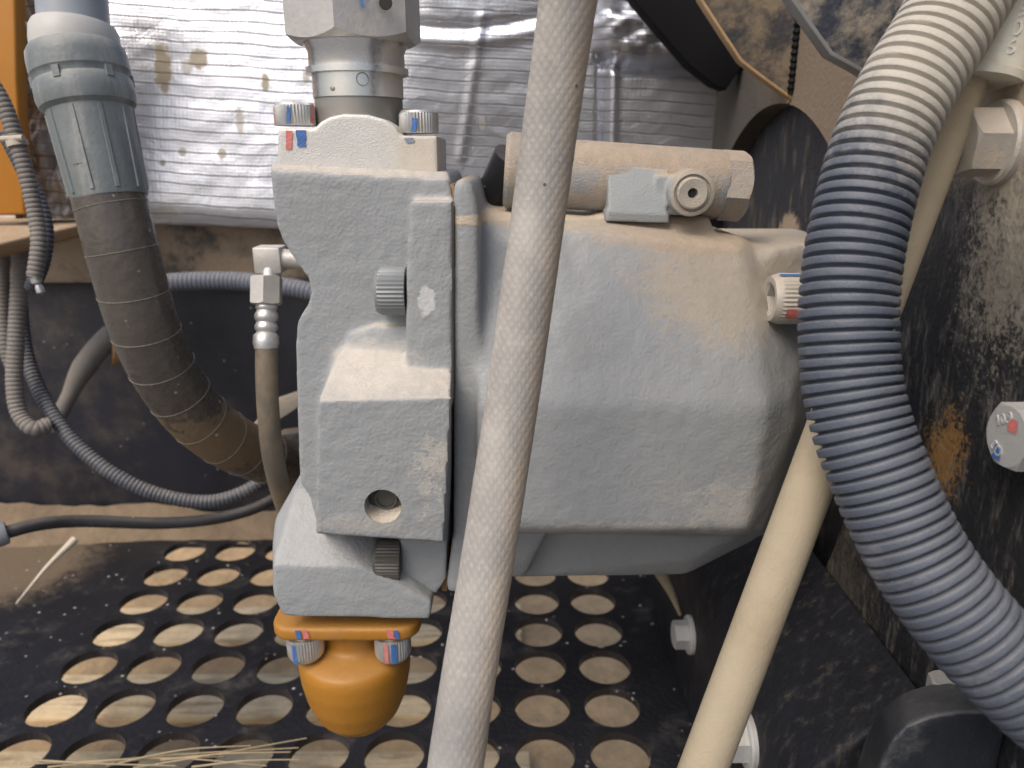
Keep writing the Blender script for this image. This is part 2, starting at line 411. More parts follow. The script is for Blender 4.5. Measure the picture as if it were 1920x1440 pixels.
m_strut = mat('black_strut', (0.007, 0.007, 0.009), 0.7, bumps=(), spec=0.15)
m_yellow = mat('yellow_cab_paint', (0.46, 0.19, 0.02), 0.45, var=(8, 0.08), bumps=(), dn=(8, 0.5, 0.75, 0.35), dustcol=(0.45, 0.26, 0.11))
m_ledge = mat('muddy_ledge', (0.36, 0.22, 0.10), 0.8, var=(20, 0.15), bumps=((300, 0.001),), up=0.9, dustcol=(0.48, 0.36, 0.24))
m_plate = mat('black_perforated_plate', (0.014, 0.0145, 0.019), 0.42, var=(14, 0.35), bumps=((180, 0.0007),), dn=(20, 0.50, 0.76, 0.45), dustcol=(0.13, 0.12, 0.11), spec=0.35, patches=((tuple(pZ(30, 1060, 0)), (0.10, 0.10, 0.05), 0.8, (0.20, 0.15, 0.10), 1.2, 0.4),),
              specks=(95, 0.0022 * 95, (0.45, 0.44, 0.43)))
m_mud = mat('dried_mud', (0.20, 0.15, 0.10), 0.95, var=(16, 0.35), bumps=((60, 0.004), (300, 0.001)))
m_dirt = mat('pale_dry_earth', (0.40, 0.28, 0.155), 0.95, var=(11, 0.45), bumps=((40, 0.006), (200, 0.002)), dn=(14, 0.5, 0.75, 0.5), dustcol=(0.30, 0.21, 0.13))
m_board = mat('weathered_board', (0.66, 0.51, 0.31), 0.85, var=(13, 0.35), bumps=((160, 0.0015),), stretch=(0.12, 1, 1), dn=(60, 0.46, 0.66, 0.75), dustcol=(0.24, 0.16, 0.09))
m_straw = mat('dry_straw', (0.36, 0.29, 0.18), 0.7, bumps=())
m_palestalk = mat('pale_stalk', (0.66, 0.60, 0.48), 0.6, bumps=())
m_hex = mat('dusty_hex_bolt', (0.47, 0.45, 0.42), 0.5, 0.3, var=(60, 0.1), bumps=((700, 0.0003),), up=0.7, uplo=0.0, dn=(40, 0.45, 0.7, 0.7), dustcol=(0.50, 0.42, 0.32))
m_hexz = mat('zinc_hex_bolt', (0.50, 0.51, 0.51), 0.45, 0.35, var=(60, 0.08), bumps=((700, 0.0002),), up=0.4, dn=(40, 0.6, 0.8, 0.3), dustcol=(0.5, 0.45, 0.38))
m_cap = mat('black_plastic_cap', (0.018, 0.022, 0.030), 0.42, var=(14, 0.3), bumps=((400, 0.0003),), up=0.45, uplo=0.3, dn=(24, 0.50, 0.75, 0.4), dustcol=(0.25, 0.25, 0.25))
m_tie = mat('dirty_white_tie', (0.45, 0.40, 0.33), 0.6, bumps=())
m_hole = mat('dark_bore', (0.012, 0.012, 0.012), 0.7, bumps=())
m_dusthole = mat('dusty_bore', (0.42, 0.40, 0.36), 0.8, bumps=((600, 0.0004),), up=0.8, uplo=0.1, uphi=0.7, dustcol=(0.60, 0.53, 0.43))
m_darkmetal = mat('dark_plug_shaded_screw', (0.10, 0.095, 0.085), 0.5, 0.3, bumps=())  # dark plug metal; on the lower screw it stands in for shade

def braid_mat():
    n = NT('dusty_braided_hose')
    x, y, z = n.sep(n.pos)
    def wave(sx):
        q = n.math('ADD', n.math('MULTIPLY', x, sx * 1.5), z)
        q = n.math('ADD', q, n.math('MULTIPLY', n.noise(70, 3), 0.0035))
        return n.math('ABSOLUTE', n.math('SINE', n.math('MULTIPLY', q, math.pi / 0.0062)))
    a, b = wave(1), wave(-1)
    fine = n.noise(300, 4, 0.6); mid = n.noise(34, 4, 0.6); big = n.noise(11, 4, 0.6)
    c = n.mix(n.ss(mid, 0.3, 0.75), (0.265, 0.255, 0.242), (0.385, 0.365, 0.34))
    c = n.mix(n.math('MULTIPLY', n.math('MULTIPLY', a, b), 0.13), c, (0.58, 0.545, 0.49))
    c = n.mix(n.math('MULTIPLY', n.ss(fine, 0.5, 0.75), 0.25), c, (0.58, 0.54, 0.48))
    # the dust-caked flank (facing +X) is browner
    nx = n.sep(n.nrm)[0]
    c = n.mix(n.math('MULTIPLY', n.ss(n.math('ADD', nx, n.math('MULTIPLY', n.math('SUBTRACT', mid, 0.5), 1.1)), 0.1, 0.95), 0.75), c, (0.47, 0.375, 0.275))
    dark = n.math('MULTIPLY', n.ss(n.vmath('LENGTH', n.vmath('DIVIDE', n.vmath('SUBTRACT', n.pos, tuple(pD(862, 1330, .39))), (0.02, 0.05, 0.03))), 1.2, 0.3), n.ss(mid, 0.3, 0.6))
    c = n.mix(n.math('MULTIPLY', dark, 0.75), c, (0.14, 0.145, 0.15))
    dots = n.math('MULTIPLY', n.ss(n.vor(60), 0.07, 0.04), n.ss(n.noise(30, 2), 0.56, 0.62))
    c = n.mix(dots, c, (0.08, 0.075, 0.07))
    n.put(c, n.b.inputs['Base Color']); n.b.inputs['Roughness'].default_value = 0.92
    h = n.math('ADD', n.math('MULTIPLY', a, b), n.math('MULTIPLY', fine, 0.6))
    n.link(n.bump(h, 0.00020, 0.9), n.b.inputs['Normal'])
    return n.m
m_braid = braid_mat()

def foil_mat(name, base, dirt, pitch=0.0135, stains=(), rough=0.34, metal=0.85):
    n = NT(name)
    x, y, z = n.sep(n.pos)
    wob = n.math('MULTIPLY', n.noise(9, 3), 0.012)
    zz = n.math('ADD', z, n.math('ADD', n.math('MULTIPLY', x, 0.055), wob))
    saw = n.math('FRACT', n.math('DIVIDE', zz, pitch))
    rib = n.math('ADD', n.math('MULTIPLY', saw, 0.6), n.ss(saw, 0.0, 0.16))
    thr = n.math('ABSOLUTE', n.math('SINE', n.math('MULTIPLY', n.math('ADD', x, wob), math.pi / 0.0052)))
    thz = n.math('ABSOLUTE', n.math('SINE', n.math('MULTIPLY', zz, math.pi / 0.0045)))
    cr = n.noise(28, 6, 0.62, dist=0.6); cr2 = n.noise(110, 4, 0.6)
    line = n.ss(saw, 0.12, 0.0)
    c = n.mix(n.math('MULTIPLY', line, 0.16), base, tuple(v * 0.5 for v in base))
    c = n.mix(n.math('MULTIPLY', n.ss(n.noise(6, 6, 0.65), 0.48, 0.75), dirt), c, (0.36, 0.31, 0.25))
    tot = n.math('MULTIPLY', n.ss(cr, 0.5, 0.8), dirt * 0.4)
    for ctr, rad, amt in stains:
        d = n.vmath('LENGTH', n.vmath('DIVIDE', n.vmath('SUBTRACT', n.pos, tuple(ctr)), rad))
        m = n.math('MULTIPLY', n.ss(n.math('ADD', d, n.math('MULTIPLY', n.math('SUBTRACT', cr2, 0.5), 1.3)), 1.15, 0.8), amt)
        c = n.mix(m, c, (0.33, 0.27, 0.17)); tot = n.math('MAXIMUM', tot, m)
    n.put(c, n.b.inputs['Base Color'])
    n.put(n.mixf(tot, metal, 0.1), n.b.inputs['Metallic'])
    n.put(n.mixf(tot, rough, 0.8), n.b.inputs['Roughness'])
    nb = n.bump(cr, 0.0022, 0.8)
    nb = n.bump(rib, 0.0011, 0.9, nb)
    nb = n.bump(n.math('MAXIMUM', thr, thz), 0.00035, 0.6, nb)
    n.link(nb, n.b.inputs['Normal'])
    return n.m
YB = 1.05     # front of the insulation panel
m_foil = foil_mat('foil_insulation', (0.73, 0.75, 0.81), 0.12,
                  stains=tuple((pY(px, py, YB), (rx, 0.2, rz), a) for px, py, rx, rz, a in
                               ((314, 128, .011, .030, .9), (380, 112, .012, .013, .8), (360, 128, .007, .010, .5), (505, 155, .005, .011, .8), (580, 146, .005, .009, .6),
                                (462, 228, .005, .018, .5), (432, 288, .006, .007, .6), (325, 305, .004, .004, .7), (360, 285, .006, .006, .5), (330, 395, .022, .010, .6), (905, 232, .004, .008, .5))))
m_foildark = foil_mat('dirty_shaded_foil', (0.33, 0.31, 0.29), 0.9, rough=0.42, metal=0.5)  # base darkened for shade as well as grime

# ---------------------------------------------------------------- fasteners
def cap_screw(name, org, axis, r, h, material, parent, teeth=44, socket=True, label=None):
    """socket-head cap screw: knurled cylinder with a hexagon socket"""
    u, v, a = frame(axis); org = Vector(org); bm = B(); seg = teeth * 2
    def ring(fn, hh):
        return [bm.verts.new(org + a * hh + (u * math.cos(2 * math.pi * i / seg) + v * math.sin(2 * math.pi * i / seg)) * fn(i)) for i in range(seg)]
    kn = lambda i: r * (1.0 if i % 2 else 0.94)
    hx = lambda s: (lambda i: s / math.cos(((2 * math.pi * i / seg) % (math.pi / 3)) - math.pi / 6))
    rings = [ring(lambda i: r * .95, 0), ring(kn, h * 0.05), ring(kn, h * 0.82), ring(lambda i: r * 0.955, h * 0.90), ring(lambda i: r * 0.87, h)]
    if socket: rings += [ring(lambda i: r * 0.66, h), ring(hx(r * 0.50), h * 0.95), ring(hx(r * 0.50), h * 0.35)]
    for p, q in zip(rings, rings[1:]):
        for i in range(seg):
            j = (i + 1) % seg; bm.faces.new((p[i], p[j], q[j], q[i]))
    bm.faces.new(rings[0][::-1]); bm.faces.new(rings[-1])
    return obj(name, bm, material, parent, 30, label)
def arc_mark(parent, org, axis, r, toward, off, half, h0, h1, material, skew=0.0):
    """a stroke of marker paint lying on a round flank"""
    a = Vector(axis).normalized(); t = Vector(toward); t = (t - a * t.dot(a)).normalized(); s = a.cross(t); bm = B(); N = 8; K = 5; rows = []
    for k in range(K + 1):
        hh = h0 + (h1 - h0) * k / K; row = []
        for i in range(N + 1):
            an = off + half * (2 * i / N - 1) + skew * (k / K - .5) + random.uniform(-.1, .1) * half * (i in (0, N))
            row.append(bm.verts.new(Vector(org) + a * (hh + (random.uniform(-.06, .06) * (h1 - h0) if k in (0, K) else 0)) + (t * math.cos(an) + s * math.sin(an)) * r))
        rows.append(row)
    for p, q in zip(rows, rows[1:]):
        for i in range(N): bm.faces.new((p[i], p[i + 1], q[i + 1], q[i]))
    return obj('paint_mark', bm, material, parent)
def flat_mark(parent, corners, material, nrm=(0, -1, 0), lift=0.0006):
    """a brushed dab of marker paint on a flat face"""
    bm = B(); c = [Vector(x) + Vector(nrm).normalized() * lift for x in corners]; N = 6; g = []
    for i in range(N + 1):
        t = i / N; a = c[0].lerp(c[3], t); b = c[1].lerp(c[2], t); jx = (b - a) * random.uniform(-.09, .09); kx = (b - a) * random.uniform(-.09, .09)
        g.append((bm.verts.new(a + jx), bm.verts.new(b + kx)))
    for p, q in zip(g, g[1:]): bm.faces.new((p[0], p[1], q[1], q[0]))
    return obj('paint_mark', bm, material, parent)
def text_mesh(body, size, M4, depth):
    cu = bpy.data.curves.new('t', 'FONT'); cu.body = body; cu.size = size; cu.extrude = depth; cu.align_x = 'CENTER'; cu.align_y = 'CENTER'; cu.offset = size * 0.015
    o = bpy.data.objects.new('t', cu); COL.objects.link(o)
    m = evaluated(o, 't'); bpy.data.objects.remove(o); m.transform(M4); m.materials.clear()
    return m
def basis(org, xd, yd):
    x = Vector(xd).normalized(); z = x.cross(Vector(yd)).normalized(); y = z.cross(x)
    return Matrix(((x.x, y.x, z.x, org[0]), (x.y, y.y, z.y, org[1]), (x.z, y.z, z.z, org[2]), (0, 0, 0, 1)))

# ================================================================ THE SETTING
# ground under the machine (seen through the holes), reaching the horizon
bm = B(); ZG = -0.42
n_ = 40
bmesh.ops.create_grid(bm, x_segments=n_, y_segments=n_, size=1.0)
for v in bm.verts:
    v.co += Vector((-0.1, 0.9, ZG)); v.co.z += (mnoise.noise(v.co * 4) * 0.025)
struct('ground', bm, m_dirt)
bm = B(); ring = [bm.verts.new((sx * 1500, sy * 1500, ZG - 0.03)) for sx, sy in ((-1, -1), (1, -1), (1, 1), (-1, 1))]
f = bm.faces.new(ring)
struct('yard', bm, mat('grey_gravel_yard', (0.20, 0.195, 0.185), 0.9, var=(3, 0.2), bumps=((30, 0.01),)))
# perforated belly plate
HX0, HDX, HY0, HDY, HR = 0.110, 0.0765, 1.022, 0.068, 0.0305
NX, NY = 9, 9
pl = thing('perforated_plate', 'black steel belly plate with rows of large round holes', 'plate', (-0.2, 0.7, 0))
bm = B(); TH = 0.010
def quad(bm, x0, x1, y0, y1):
    for z, fl in ((0, 0), (-TH, 1)):
        vs = [bm.verts.new(p) for p in ((x0, y0, z), (x1, y0, z), (x1, y1, z), (x0, y1, z))]
        bm.faces.new(vs[::-1] if fl else vs)
XL, XR = HX0 - HDX * (NX - 0.5), HX0 + HDX * 0.5
YF, YBK = HY0 - HDY * (NY - 0.5), HY0 + HDY * 0.5
for i in range(NX):
    for j in range(NY):
        cx, cy = HX0 - HDX * i, HY0 - HDY * j
        sh = 0.0022 * (j - 4) * (0 if i < 4 else (i - 4) / 5)
        seg = 32; top, bot, ot, ob = [], [], [], []
        for k in range(seg):
            a = 2 * math.pi * (k + 0.5) / seg; c, s = math.cos(a), math.sin(a)
            q = max(abs(c) / (HDX / 2), abs(s) / (HDY / 2))
            jr = HR * (1 + 0.012 * mnoise.noise(Vector((cx * 50, cy * 50, a))))
            top.append(bm.verts.new((cx + c * jr, cy + s * jr, 0))); bot.append(bm.verts.new((cx + c * jr, cy + s * jr, -TH)))
            ot.append(bm.verts.new((cx + c / q, cy + s / q, 0))); ob.append(bm.verts.new((cx + c / q, cy + s / q, -TH)))
        for sx in (-1, 1):
            for sy in (-1, 1):
                kk = min(range(seg), key=lambda q: (ot[q].co.xy - Vector((cx + sx * HDX / 2, cy + sy * HDY / 2))).length)
                for vv in (ot[kk], ob[kk]): vv.co.x, vv.co.y = cx + sx * HDX / 2, cy + sy * HDY / 2
        for k in range(seg):
            l = (k + 1) % seg
            bm.faces.new((top[k], top[l], bot[l], bot[k])); bm.faces.new((ot[k], ot[l], top[l], top[k])); bm.faces.new((bot[k], bot[l], ob[l], ob[k]))
PX0, PX1, PY0, PY1 = -0.95, 0.262, 0.25, 1.09
quad(bm, PX0, XL, PY0, PY1); quad(bm, XR, PX1, PY0, PY1); quad(bm, XL, XR, PY0, YF); quad(bm, XL, XR, YBK, PY1)
me = bpy.data.meshes.new('plate_sheet'); bmesh.ops.remove_doubles(bm, verts=bm.verts, dist=1e-6); bm.to_mesh(me); bm.free()
obj('plate_sheet', me, m_plate, pl)
# boards on the ground below
for i, (y, wd, zz, xe) in enumerate(((0.50, 0.10, 0.03, .05), (0.73, 0.11, 0.02, -.02), (0.90, 0.13, 0.035, .03), (1.12, 0.12, 0.02, -.06), (1.32, 0.13, 0.03, .02))):
    bm = B(); solid(bm, [Vector((-1.2, y, ZG)), Vector((xe, y + 0.012 * (i - 2), ZG)), Vector((xe, y + wd + 0.012 * (i - 2), ZG)), Vector((-1.2, y + wd, ZG))], (0, 0, zz)); bevel(bm, 0.004)
    tag(obj('board', bm, m_board), 'weathered pale timber board lying on the earth below the perforated plate', 'board', 'boards under the plate')

# dark rear wall, muddy beam, dried-mud ledge
tag(obj('rear_wall', (lambda b: (solid(b, [Vector((-1.0, 1.10, -0.04)), Vector((0.262, 1.10, -0.04)), Vector((0.262, 1.10, 0.42)), Vector((-1.0, 1.10, 0.42))], (0, 0.02, 0)), bevel(b, 0.002), b)[2])(B()), m_black),
    'black painted steel rear wall behind the wound hose', 'wall')
bm = B()
za, zb = pY(400, 410, 1.07).z, pY(400, 532, 1.07).z
solid(bm, [Vector((-0.95, 1.075, zb)), Vector((-0.95, 1.062, zb + .02)), Vector((-0.95, 1.058, za)), Vector((-0.95, 1.098, za + 0.02)), Vector((-0.95, 1.098, zb))], (1.21, 0, 0)); bevel(bm, 0.004, 3)
tag(obj('cross_beam', bm, m_beam), 'mud-smeared steel cross beam under the foil insulation', 'beam')
bm = B(); NXL = 90; rows = []
prof = ((1.097, 0.040), (1.088, 0.034), (1.076, 0.020), (1.066, 0.009), (1.056, 0.002), (1.052, -0.004))
for i in range(NXL + 1):
    x = -0.95 + 1.2 * i / NXL; row = []
    hgt = 0.75 + 0.5 * mnoise.noise(Vector((x * 6, 0.3, 0))) + (0.4 if x < -0.62 else 0.4 * max(0, (-0.5 - x) / 0.12) if x < -0.5 else 0)
    for k, (y, z) in enumerate(prof):
        row.append(bm.verts.new((x, y - (0.10 * max(0, -0.55 - x) if k > 2 else 0) + 0.006 * mnoise.noise(Vector((x * 25, k, 0))), z * (hgt if z > 0 else 1) + 0.004 * mnoise.noise(Vector((x * 30, k, 3))))))
    rows.append(row)
for p, q in zip(rows, rows[1:]):
    for k in range(len(prof) - 1): bm.faces.new((p[k], q[k], q[k + 1], p[k + 1]))
tag(obj('dried_mud', bm, m_mud, None, 60), 'bank of dried mud along the foot of the rear wall', 'mud', kind='stuff')

# foil insulation: a padded sheet with real creases and quilted pads
def foil_height(px, py):
    h = 0.0014 * mnoise.noise(Vector((px / 130, py / 60, 0))) + 0.0007 * mnoise.noise(Vector((px / 40, py / 25, 5)))
    crease = lambda d, wd: math.exp(-(d / wd) ** 2)
    k = min(1, max(0, (px - 690) / 130)); k = k * k * (3 - 2 * k)
    h += (1 - k) * 0.045 * (py / 420) + k * 0.028 * (1 - py / 420)
    if px > 700:
        yc = 48 + 10 * math.sin((px - 760) / 70) - max(0, (px - 880)) * 0.05
        h -= 0.006 * crease(py - yc, 9); h += 0.004 * crease(py - yc - 26, 12)
        xc = 905 - (py - 40) * 0.16; h += 0.0035 * crease(px - xc, 8) * (1 if 30 < py < 300 else 0.2)
        h -= 0.012 * crease(px - (1128 + 0.01 * py), 9) * (1 if py > 120 else 0.3)
        h += 0.006 * crease(px - 1146, 8) * (1 if py > 125 else 0.0)
    if px > 1080:  # pillow in the corner
        dx = max(0, (1115 + 0.0 * py) - px); e = 128 - 22 * math.exp(-((px - 1110) / 30.0) ** 2)
        t = min(1, max(0, (e - py) / 34)) * min(1, max(0, (px - 1108) / 26))
        h += 0.026 * math.sin(t * math.pi / 2) + 0.007 * t * mnoise.noise(Vector((px / 22, py / 14, 9)))
        h -= 0.010 * crease(py - e - 4, 9) * (1 if px > 1110 else 0)
    b = 412 + (px - 280) * 0.055
    if px < 800: h -= 0.012 * max(0, min(1, (py - b + 40) / 40)) ** 2
    return h
bm = B(); gx = [-60 + 1400 * i / 280 for i in range(281)]; rows = []
for j in range(121):
    row = []
    for x in gx:
        y1 = 414 + (x - 280) * 0.045 if x < 900 else 442
        y = -90 + (y1 + 90) * j / 120
        p = pY(x, y, YB); row.append(bm.verts.new(p + Vector((0, -foil_height(x, y), 0))))
    rows.append(row)
for p, q in zip(rows, rows[1:]):
    for i in range(len(gx) - 1): bm.faces.new((p[i], p[i + 1], q[i + 1], q[i]))
edge = [e for e in bm.edges if e.is_boundary]
r = bmesh.ops.extrude_edge_only(bm, edges=edge)
for v in r['geom']:
    if isinstance(v, bmesh.types.BMVert): v.co.y = YB + 0.04
tag(obj('foil_panel', bm, m_foil, None, 70), 'silver foil insulation panel with ribbed scrim and brown stains', 'insulation')
# crumpled foil beside the yellow panel; its dark colour holds dirt and shade
bm = B(); rows = []
for j in range(71):
    row = []
    for i in range(31):
        px = 34 + 130 * i / 30; py = -80 + 490 * j / 70
        q = pY(px, py, 0.93); h = 0.012 * mnoise.noise(Vector((px / 22, py / 60, 2))) + 0.006 * mnoise.noise(Vector((px / 9, py / 22, 7)))
        row.append(bm.verts.new(q + Vector((0, h, 0))))
    rows.append(row)
for p, q in zip(rows, rows[1:]):
    for i in range(30): bm.faces.new((p[i], p[i + 1], q[i + 1], q[i]))
r = bmesh.ops.extrude_edge_only(bm, edges=[e for e in bm.edges if e.is_boundary])
for v in r['geom']:
    if isinstance(v, bmesh.types.BMVert): v.co.y = 0.965
tag(obj('crumpled_foil', bm, m_foildark, None, 60), 'dark crumpled foil strip beside the yellow panel', 'insulation')
# yellow panel and muddy ledge
bm = B(); solid(bm, [pY(x, y, 0.88) for x, y in ((-140, -90), (26, -90), (31, 150), (46, 402), (-140, 408))], (0, 0.02, 0)); bevel(bm, 0.003, 3)
tag(obj('yellow_panel', bm, m_yellow), 'yellow painted body panel edge beside the crumpled foil', 'panel')
ZL = CAM.z - 0.078
bm = B(); solid(bm, [pZ(x, y, ZL) for x, y in ((-90, 404), (150, 402), (152, 421), (-90, 476))], (0, 0, -0.014)); bevel(bm, 0.003, 3)
tag(obj('ledge', bm, m_ledge), 'muddy steel ledge below the yellow panel', 'ledge')

# ---------------------------------------------------------------- side plate (engine housing) with bolts
XS = 0.265
CY_, CZ_, CR_ = 0.80, 0.362, 0.268
sp = thing('side_plate', 'black dirty steel side plate with round opening and hex bolts', 'plate', (XS, 0.6, 0))
bm = B(); solid(bm, [Vector((XS, 0.16, -0.06)), Vector((XS, 1.09, -0.06)), Vector((XS, 1.09, 0.98)), Vector((XS, 0.16, 0.98))], (0.022, 0, 0))
cc = Vector((XS, CY_, CZ_))
cut = B(); lathe(cut, ((CR_, -0.02), (CR_, 0.05)), cc, (1, 0, 0), 96)
bmesh.ops.recalc_face_normals(bm, faces=bm.faces)
me = to_mesh(bm, 'plate_sheet'); o_ = bpy.data.objects.new('t', me); COL.objects.link(o_)
cm = to_mesh(cut, 'c'); co = bpy.data.objects.new('c', cm); COL.objects.link(co)
b_ = o_.modifiers.new('b', 'BOOLEAN'); b_.object = co; b_.solver = 'EXACT'
me2 = evaluated(o_, 'plate_sheet'); bpy.data.objects.remove(o_); bpy.data.objects.remove(co)
me2.polygons.foreach_set('use_smooth', [True] * len(me2.polygons)); me2.set_sharp_from_angle(angle=R(35)); me2.materials.clear()
obj('plate_sheet', me2, m_side, sp)
bm = B(); lathe(bm, ((0.0, 0.0), (CR_ + .02, 0.0), (CR_ + .02, 0.012), (0, 0.012)), cc + Vector((0.0225, 0, 0)), (1, 0, 0), 96)
obj('recessed_disc', bm, m_disc, sp, label='black recessed disc inside the round opening')
XR_ = 0.19
bm = B(); solid(bm, [Vector((XR_, .40, .0005)), Vector((XR_, .40, .165)), Vector((XR_ + .012, .40, .19)), Vector((XS - .001, .40, .25)), Vector((XS - .001, .40, .0005))], (0, .685, 0)); bevel(bm, .004, 3)
m_rail = mat('black_rail_paint', (0.014, 0.015, 0.02), 0.55, var=(20, 0.3), bumps=((260, 0.0006),), stretch=(1, 1, 0.3), dn=(110, 0.50, 0.80, 0.35), dustcol=(0.22, 0.19, 0.15), spec=0.25)
obj('lower_rail', bm, m_rail, sp, label='black rail along the foot of the side plate')
def wall_bolt(px, py, af, h, rot, material, washer=1.22, text=None, marks=(), X=None):
    c = pX(px, py, X or XS); bm = B()
    lathe(bm, ((af * .64 * washer, 0), (af * .64 * washer, 0.0035), (af * .60 * washer, 0.005), (0, 0.005)), c, (-1, 0, 0), 48)
    wsh = obj('washer', bm, material, sp)
    bm = B(); hexhead(bm, c + Vector((-0.005, 0, 0)), (-1, 0, 0), af, h, 0.5, rot)
    bo = obj('hex_bolt', bm, material, sp, 25)
    top = c + Vector((-0.005 - h, 0, 0))
    for body, dy, dz, ang in (text or ()):
        xd = Vector((0, -math.cos(ang), math.sin(ang))); yd = Vector((0, math.sin(ang), math.cos(ang)))
        # looking along +X the reader's right is -Y... letters stand proud of the head
        me = text_mesh(body, af * 0.24, basis(top + Vector((0, dy, dz)) * af, xd, yd), 0.0007)
        obj('grade_mark', me, material, bo)
    for (dy, dz, sy, sz, mt) in marks:
        q = top + Vector((0, dy, dz)) * af; sy *= af; sz *= af
        flat_mark(bo, [q + Vector((0, sy, sz)), q + Vector((0, -sy, sz * 1.1)), q + Vector((0, -sy * 1.1, -sz)), q + Vector((0, sy * .9, -sz))], mt, (-1, 0, 0))
    return bo
wall_bolt(1876, 268, 0.032, 0.017, 0.25, m_hex, washer=1.1, text=(('10.9', 0.05, 0.22, -0.5),), marks=())
wall_bolt(1958, 818, 0.031, 0.014, 0.1, m_hexz, washer=1.0, text=(('10.9', 0.12, 0.25, 0.5), ('SD', 0.15, -0.28, -0.4)),
          marks=((-0.12, 0.22, 0.10, 0.10, m_red), (0.12, -0.33, 0.10, 0.11, m_blue)))
wall_bolt(1296, 1190, 0.026, 0.014, 0.2, m_hexz, X=XR_)
wall_bolt(1406, 1388, 0.029, 0.015, 0.5, m_hexz, X=XR_)
# gussets welded to the side plate
def gusset(name, pts, Y, t, face, rim, label):
    bm = B(); fs, side = solid(bm, [pY(x, y, Y) for x, y in pts], (0, t, 0))
    for v in bm.verts: v.co.x = min(v.co.x, XS - 0.001)
    mx = max(v.co.x for v in bm.verts)
    for f in side: f.material_index = 0 if min(v.co.x for v in f.verts) > mx - 1e-4 else 1
    bmesh.ops.recalc_face_normals(bm, faces=bm.faces)
    es = [e for e in bm.edges if abs((e.verts[0].co - e.verts[1].co).y) < 1e-4 and e.calc_face_angle(0) > 0.5 and min(v.co.y for v in e.verts) < Y + 1e-4 and min(v.co.x for v in e.verts) < mx - 1e-4]
    bmesh.ops.bevel(bm, geom=es, offset=0.0028, segments=2, affect='EDGES', profile=0.5, material=1)
    return tag(obj(name, bm, [face, rim]), label, 'gusset')
gusset('gusset_plate', ((1290, -60), (1312, 0), (1352, 62), (1388, 116), (1432, 150), (1482, 186), (1560, 192), (1560, -60)), 0.755, 0.012, m_gus, m_edge,
       'dusty brown gusset plate with a worn tan edge above the round opening')
gusset('gusset_plate', ((1455, -60), (1482, 0), (1516, 48), (1556, 104), (1600, 128), (1640, 152), (1720, 180), (1720, -60)), 0.52, 0.012, m_gusb, m_edgeb,
       'blue-black dusty gusset plate with a grey edge behind the corrugated conduit')
gusset('gusset_plate', ((1150, -60), (1188, 0), (1240, 62), (1292, 122), (1340, 160), (1362, 168), (1440, 120), (1440, -60)), 0.92, 0.03, m_strut, m_strut,
       'plain black gusset plate in front of the quilted foil')
# weld bead where the brown gusset meets the plate
bm = B(); pts, _ = spline([Vector((XS - .002, 0.754, pY(1488, y, 0.755).z + 0.0)) for y in (-40, 20, 60, 100, 140, 175)], 60)
sweep(bm, pts, lambda i: 0.0032 * (1 + 0.3 * math.sin(i * 1.7)), 8)
tag(obj('weld_bead', bm, m_strut), 'dark weld bead joining the brown gusset to the side plate', 'weld')

# ================================================================ THE PUMP
pump = thing('hydraulic_pump', 'grey cast-iron hydraulic pump dusted with tan dirt, flange-mounted to the side plate', 'pump', pw(845, 1118, 0.0))
# --- end cover casting
bm = B()
prism(bm, ((507, 318), (838, 336), (846, 352), (846, 1010), (600, 1010), (580, 932), (562, 905), (558, 800), (554, 650), (557, 606), (566, 588), (577, 572), (583, 548), (578, 522),
           (562, 500), (546, 478), (530, 452), (518, 420), (510, 360)), 0.0, -0.13)
hullpx(bm, ((505, 306, -.014), (838, 322, -.014), (846, 334, -.014), (508, 334, .0005), (846, 354, .0005)), -0.12)     # top lip
hullpx(bm, ((768, 378, .022), (848, 378, .022), (848, 760, .026), (760, 720, .024), (762, 500, .024)), -0.02)      # raised pad
hullpx(bm, ((597, 752, .052), (846, 746, .052), (832, 1016, .052), (592, 1000, .052), (594, 880, .052),
            (650, 640, -.002), (846, 640, -.002), (608, 1000, -.02), (846, 1010, -.02), (600, 760, -.01), (632, 660, -.002)))  # valve block with sloped shoulder
hullpx(bm, ((655, 628, .002), (700, 612, .004), (770, 612, .008), (770, 680, .012), (640, 672, .006)), -0.01)     # fillet above the shoulder
hullpx(bm, ((750, 1000, .016), (838, 1000, .016), (836, 1085, .016), (818, 1114, .016), (778, 1114, .016), (752, 1088, .016)), -0.10)  # lower lug
hole_c = pw(718, 950, 0.052); hr = 0.0123
c1 = B(); lathe(c1, ((hr, -0.004), (hr, 0.02)), hole_c + Vector((0, -0.002, 0)), (0, 1, 0), 64)
cover = obj('end_cover', cast(bm, 'end_cover', 0.0016, 4, (c1,)), m_paint, pump)
bm = B(); hb = hole_c + Vector((0, 0.0165, 0))
lathe(bm, ((hr * 1.02, 0), (hr * 1.02, 0.002), (hr * .98, 0.0022), (hr * .64, 0.0022), (hr * .62, 0.005), (hr * .50, 0.005), (hr * .48, 0.0038), (0, 0.0038)), hb, (0, -1, 0), 56)
plug = obj('port_plug', bm, m_darkmetal, cover, label='dark round plug set in the drilled hole')
bm = B(); dm = [hole_c + Vector((hr * .985 * math.cos(a), 0, hr * .985 * math.sin(a))) for a in [math.pi + math.pi * k / 20 for k in range(21)]]
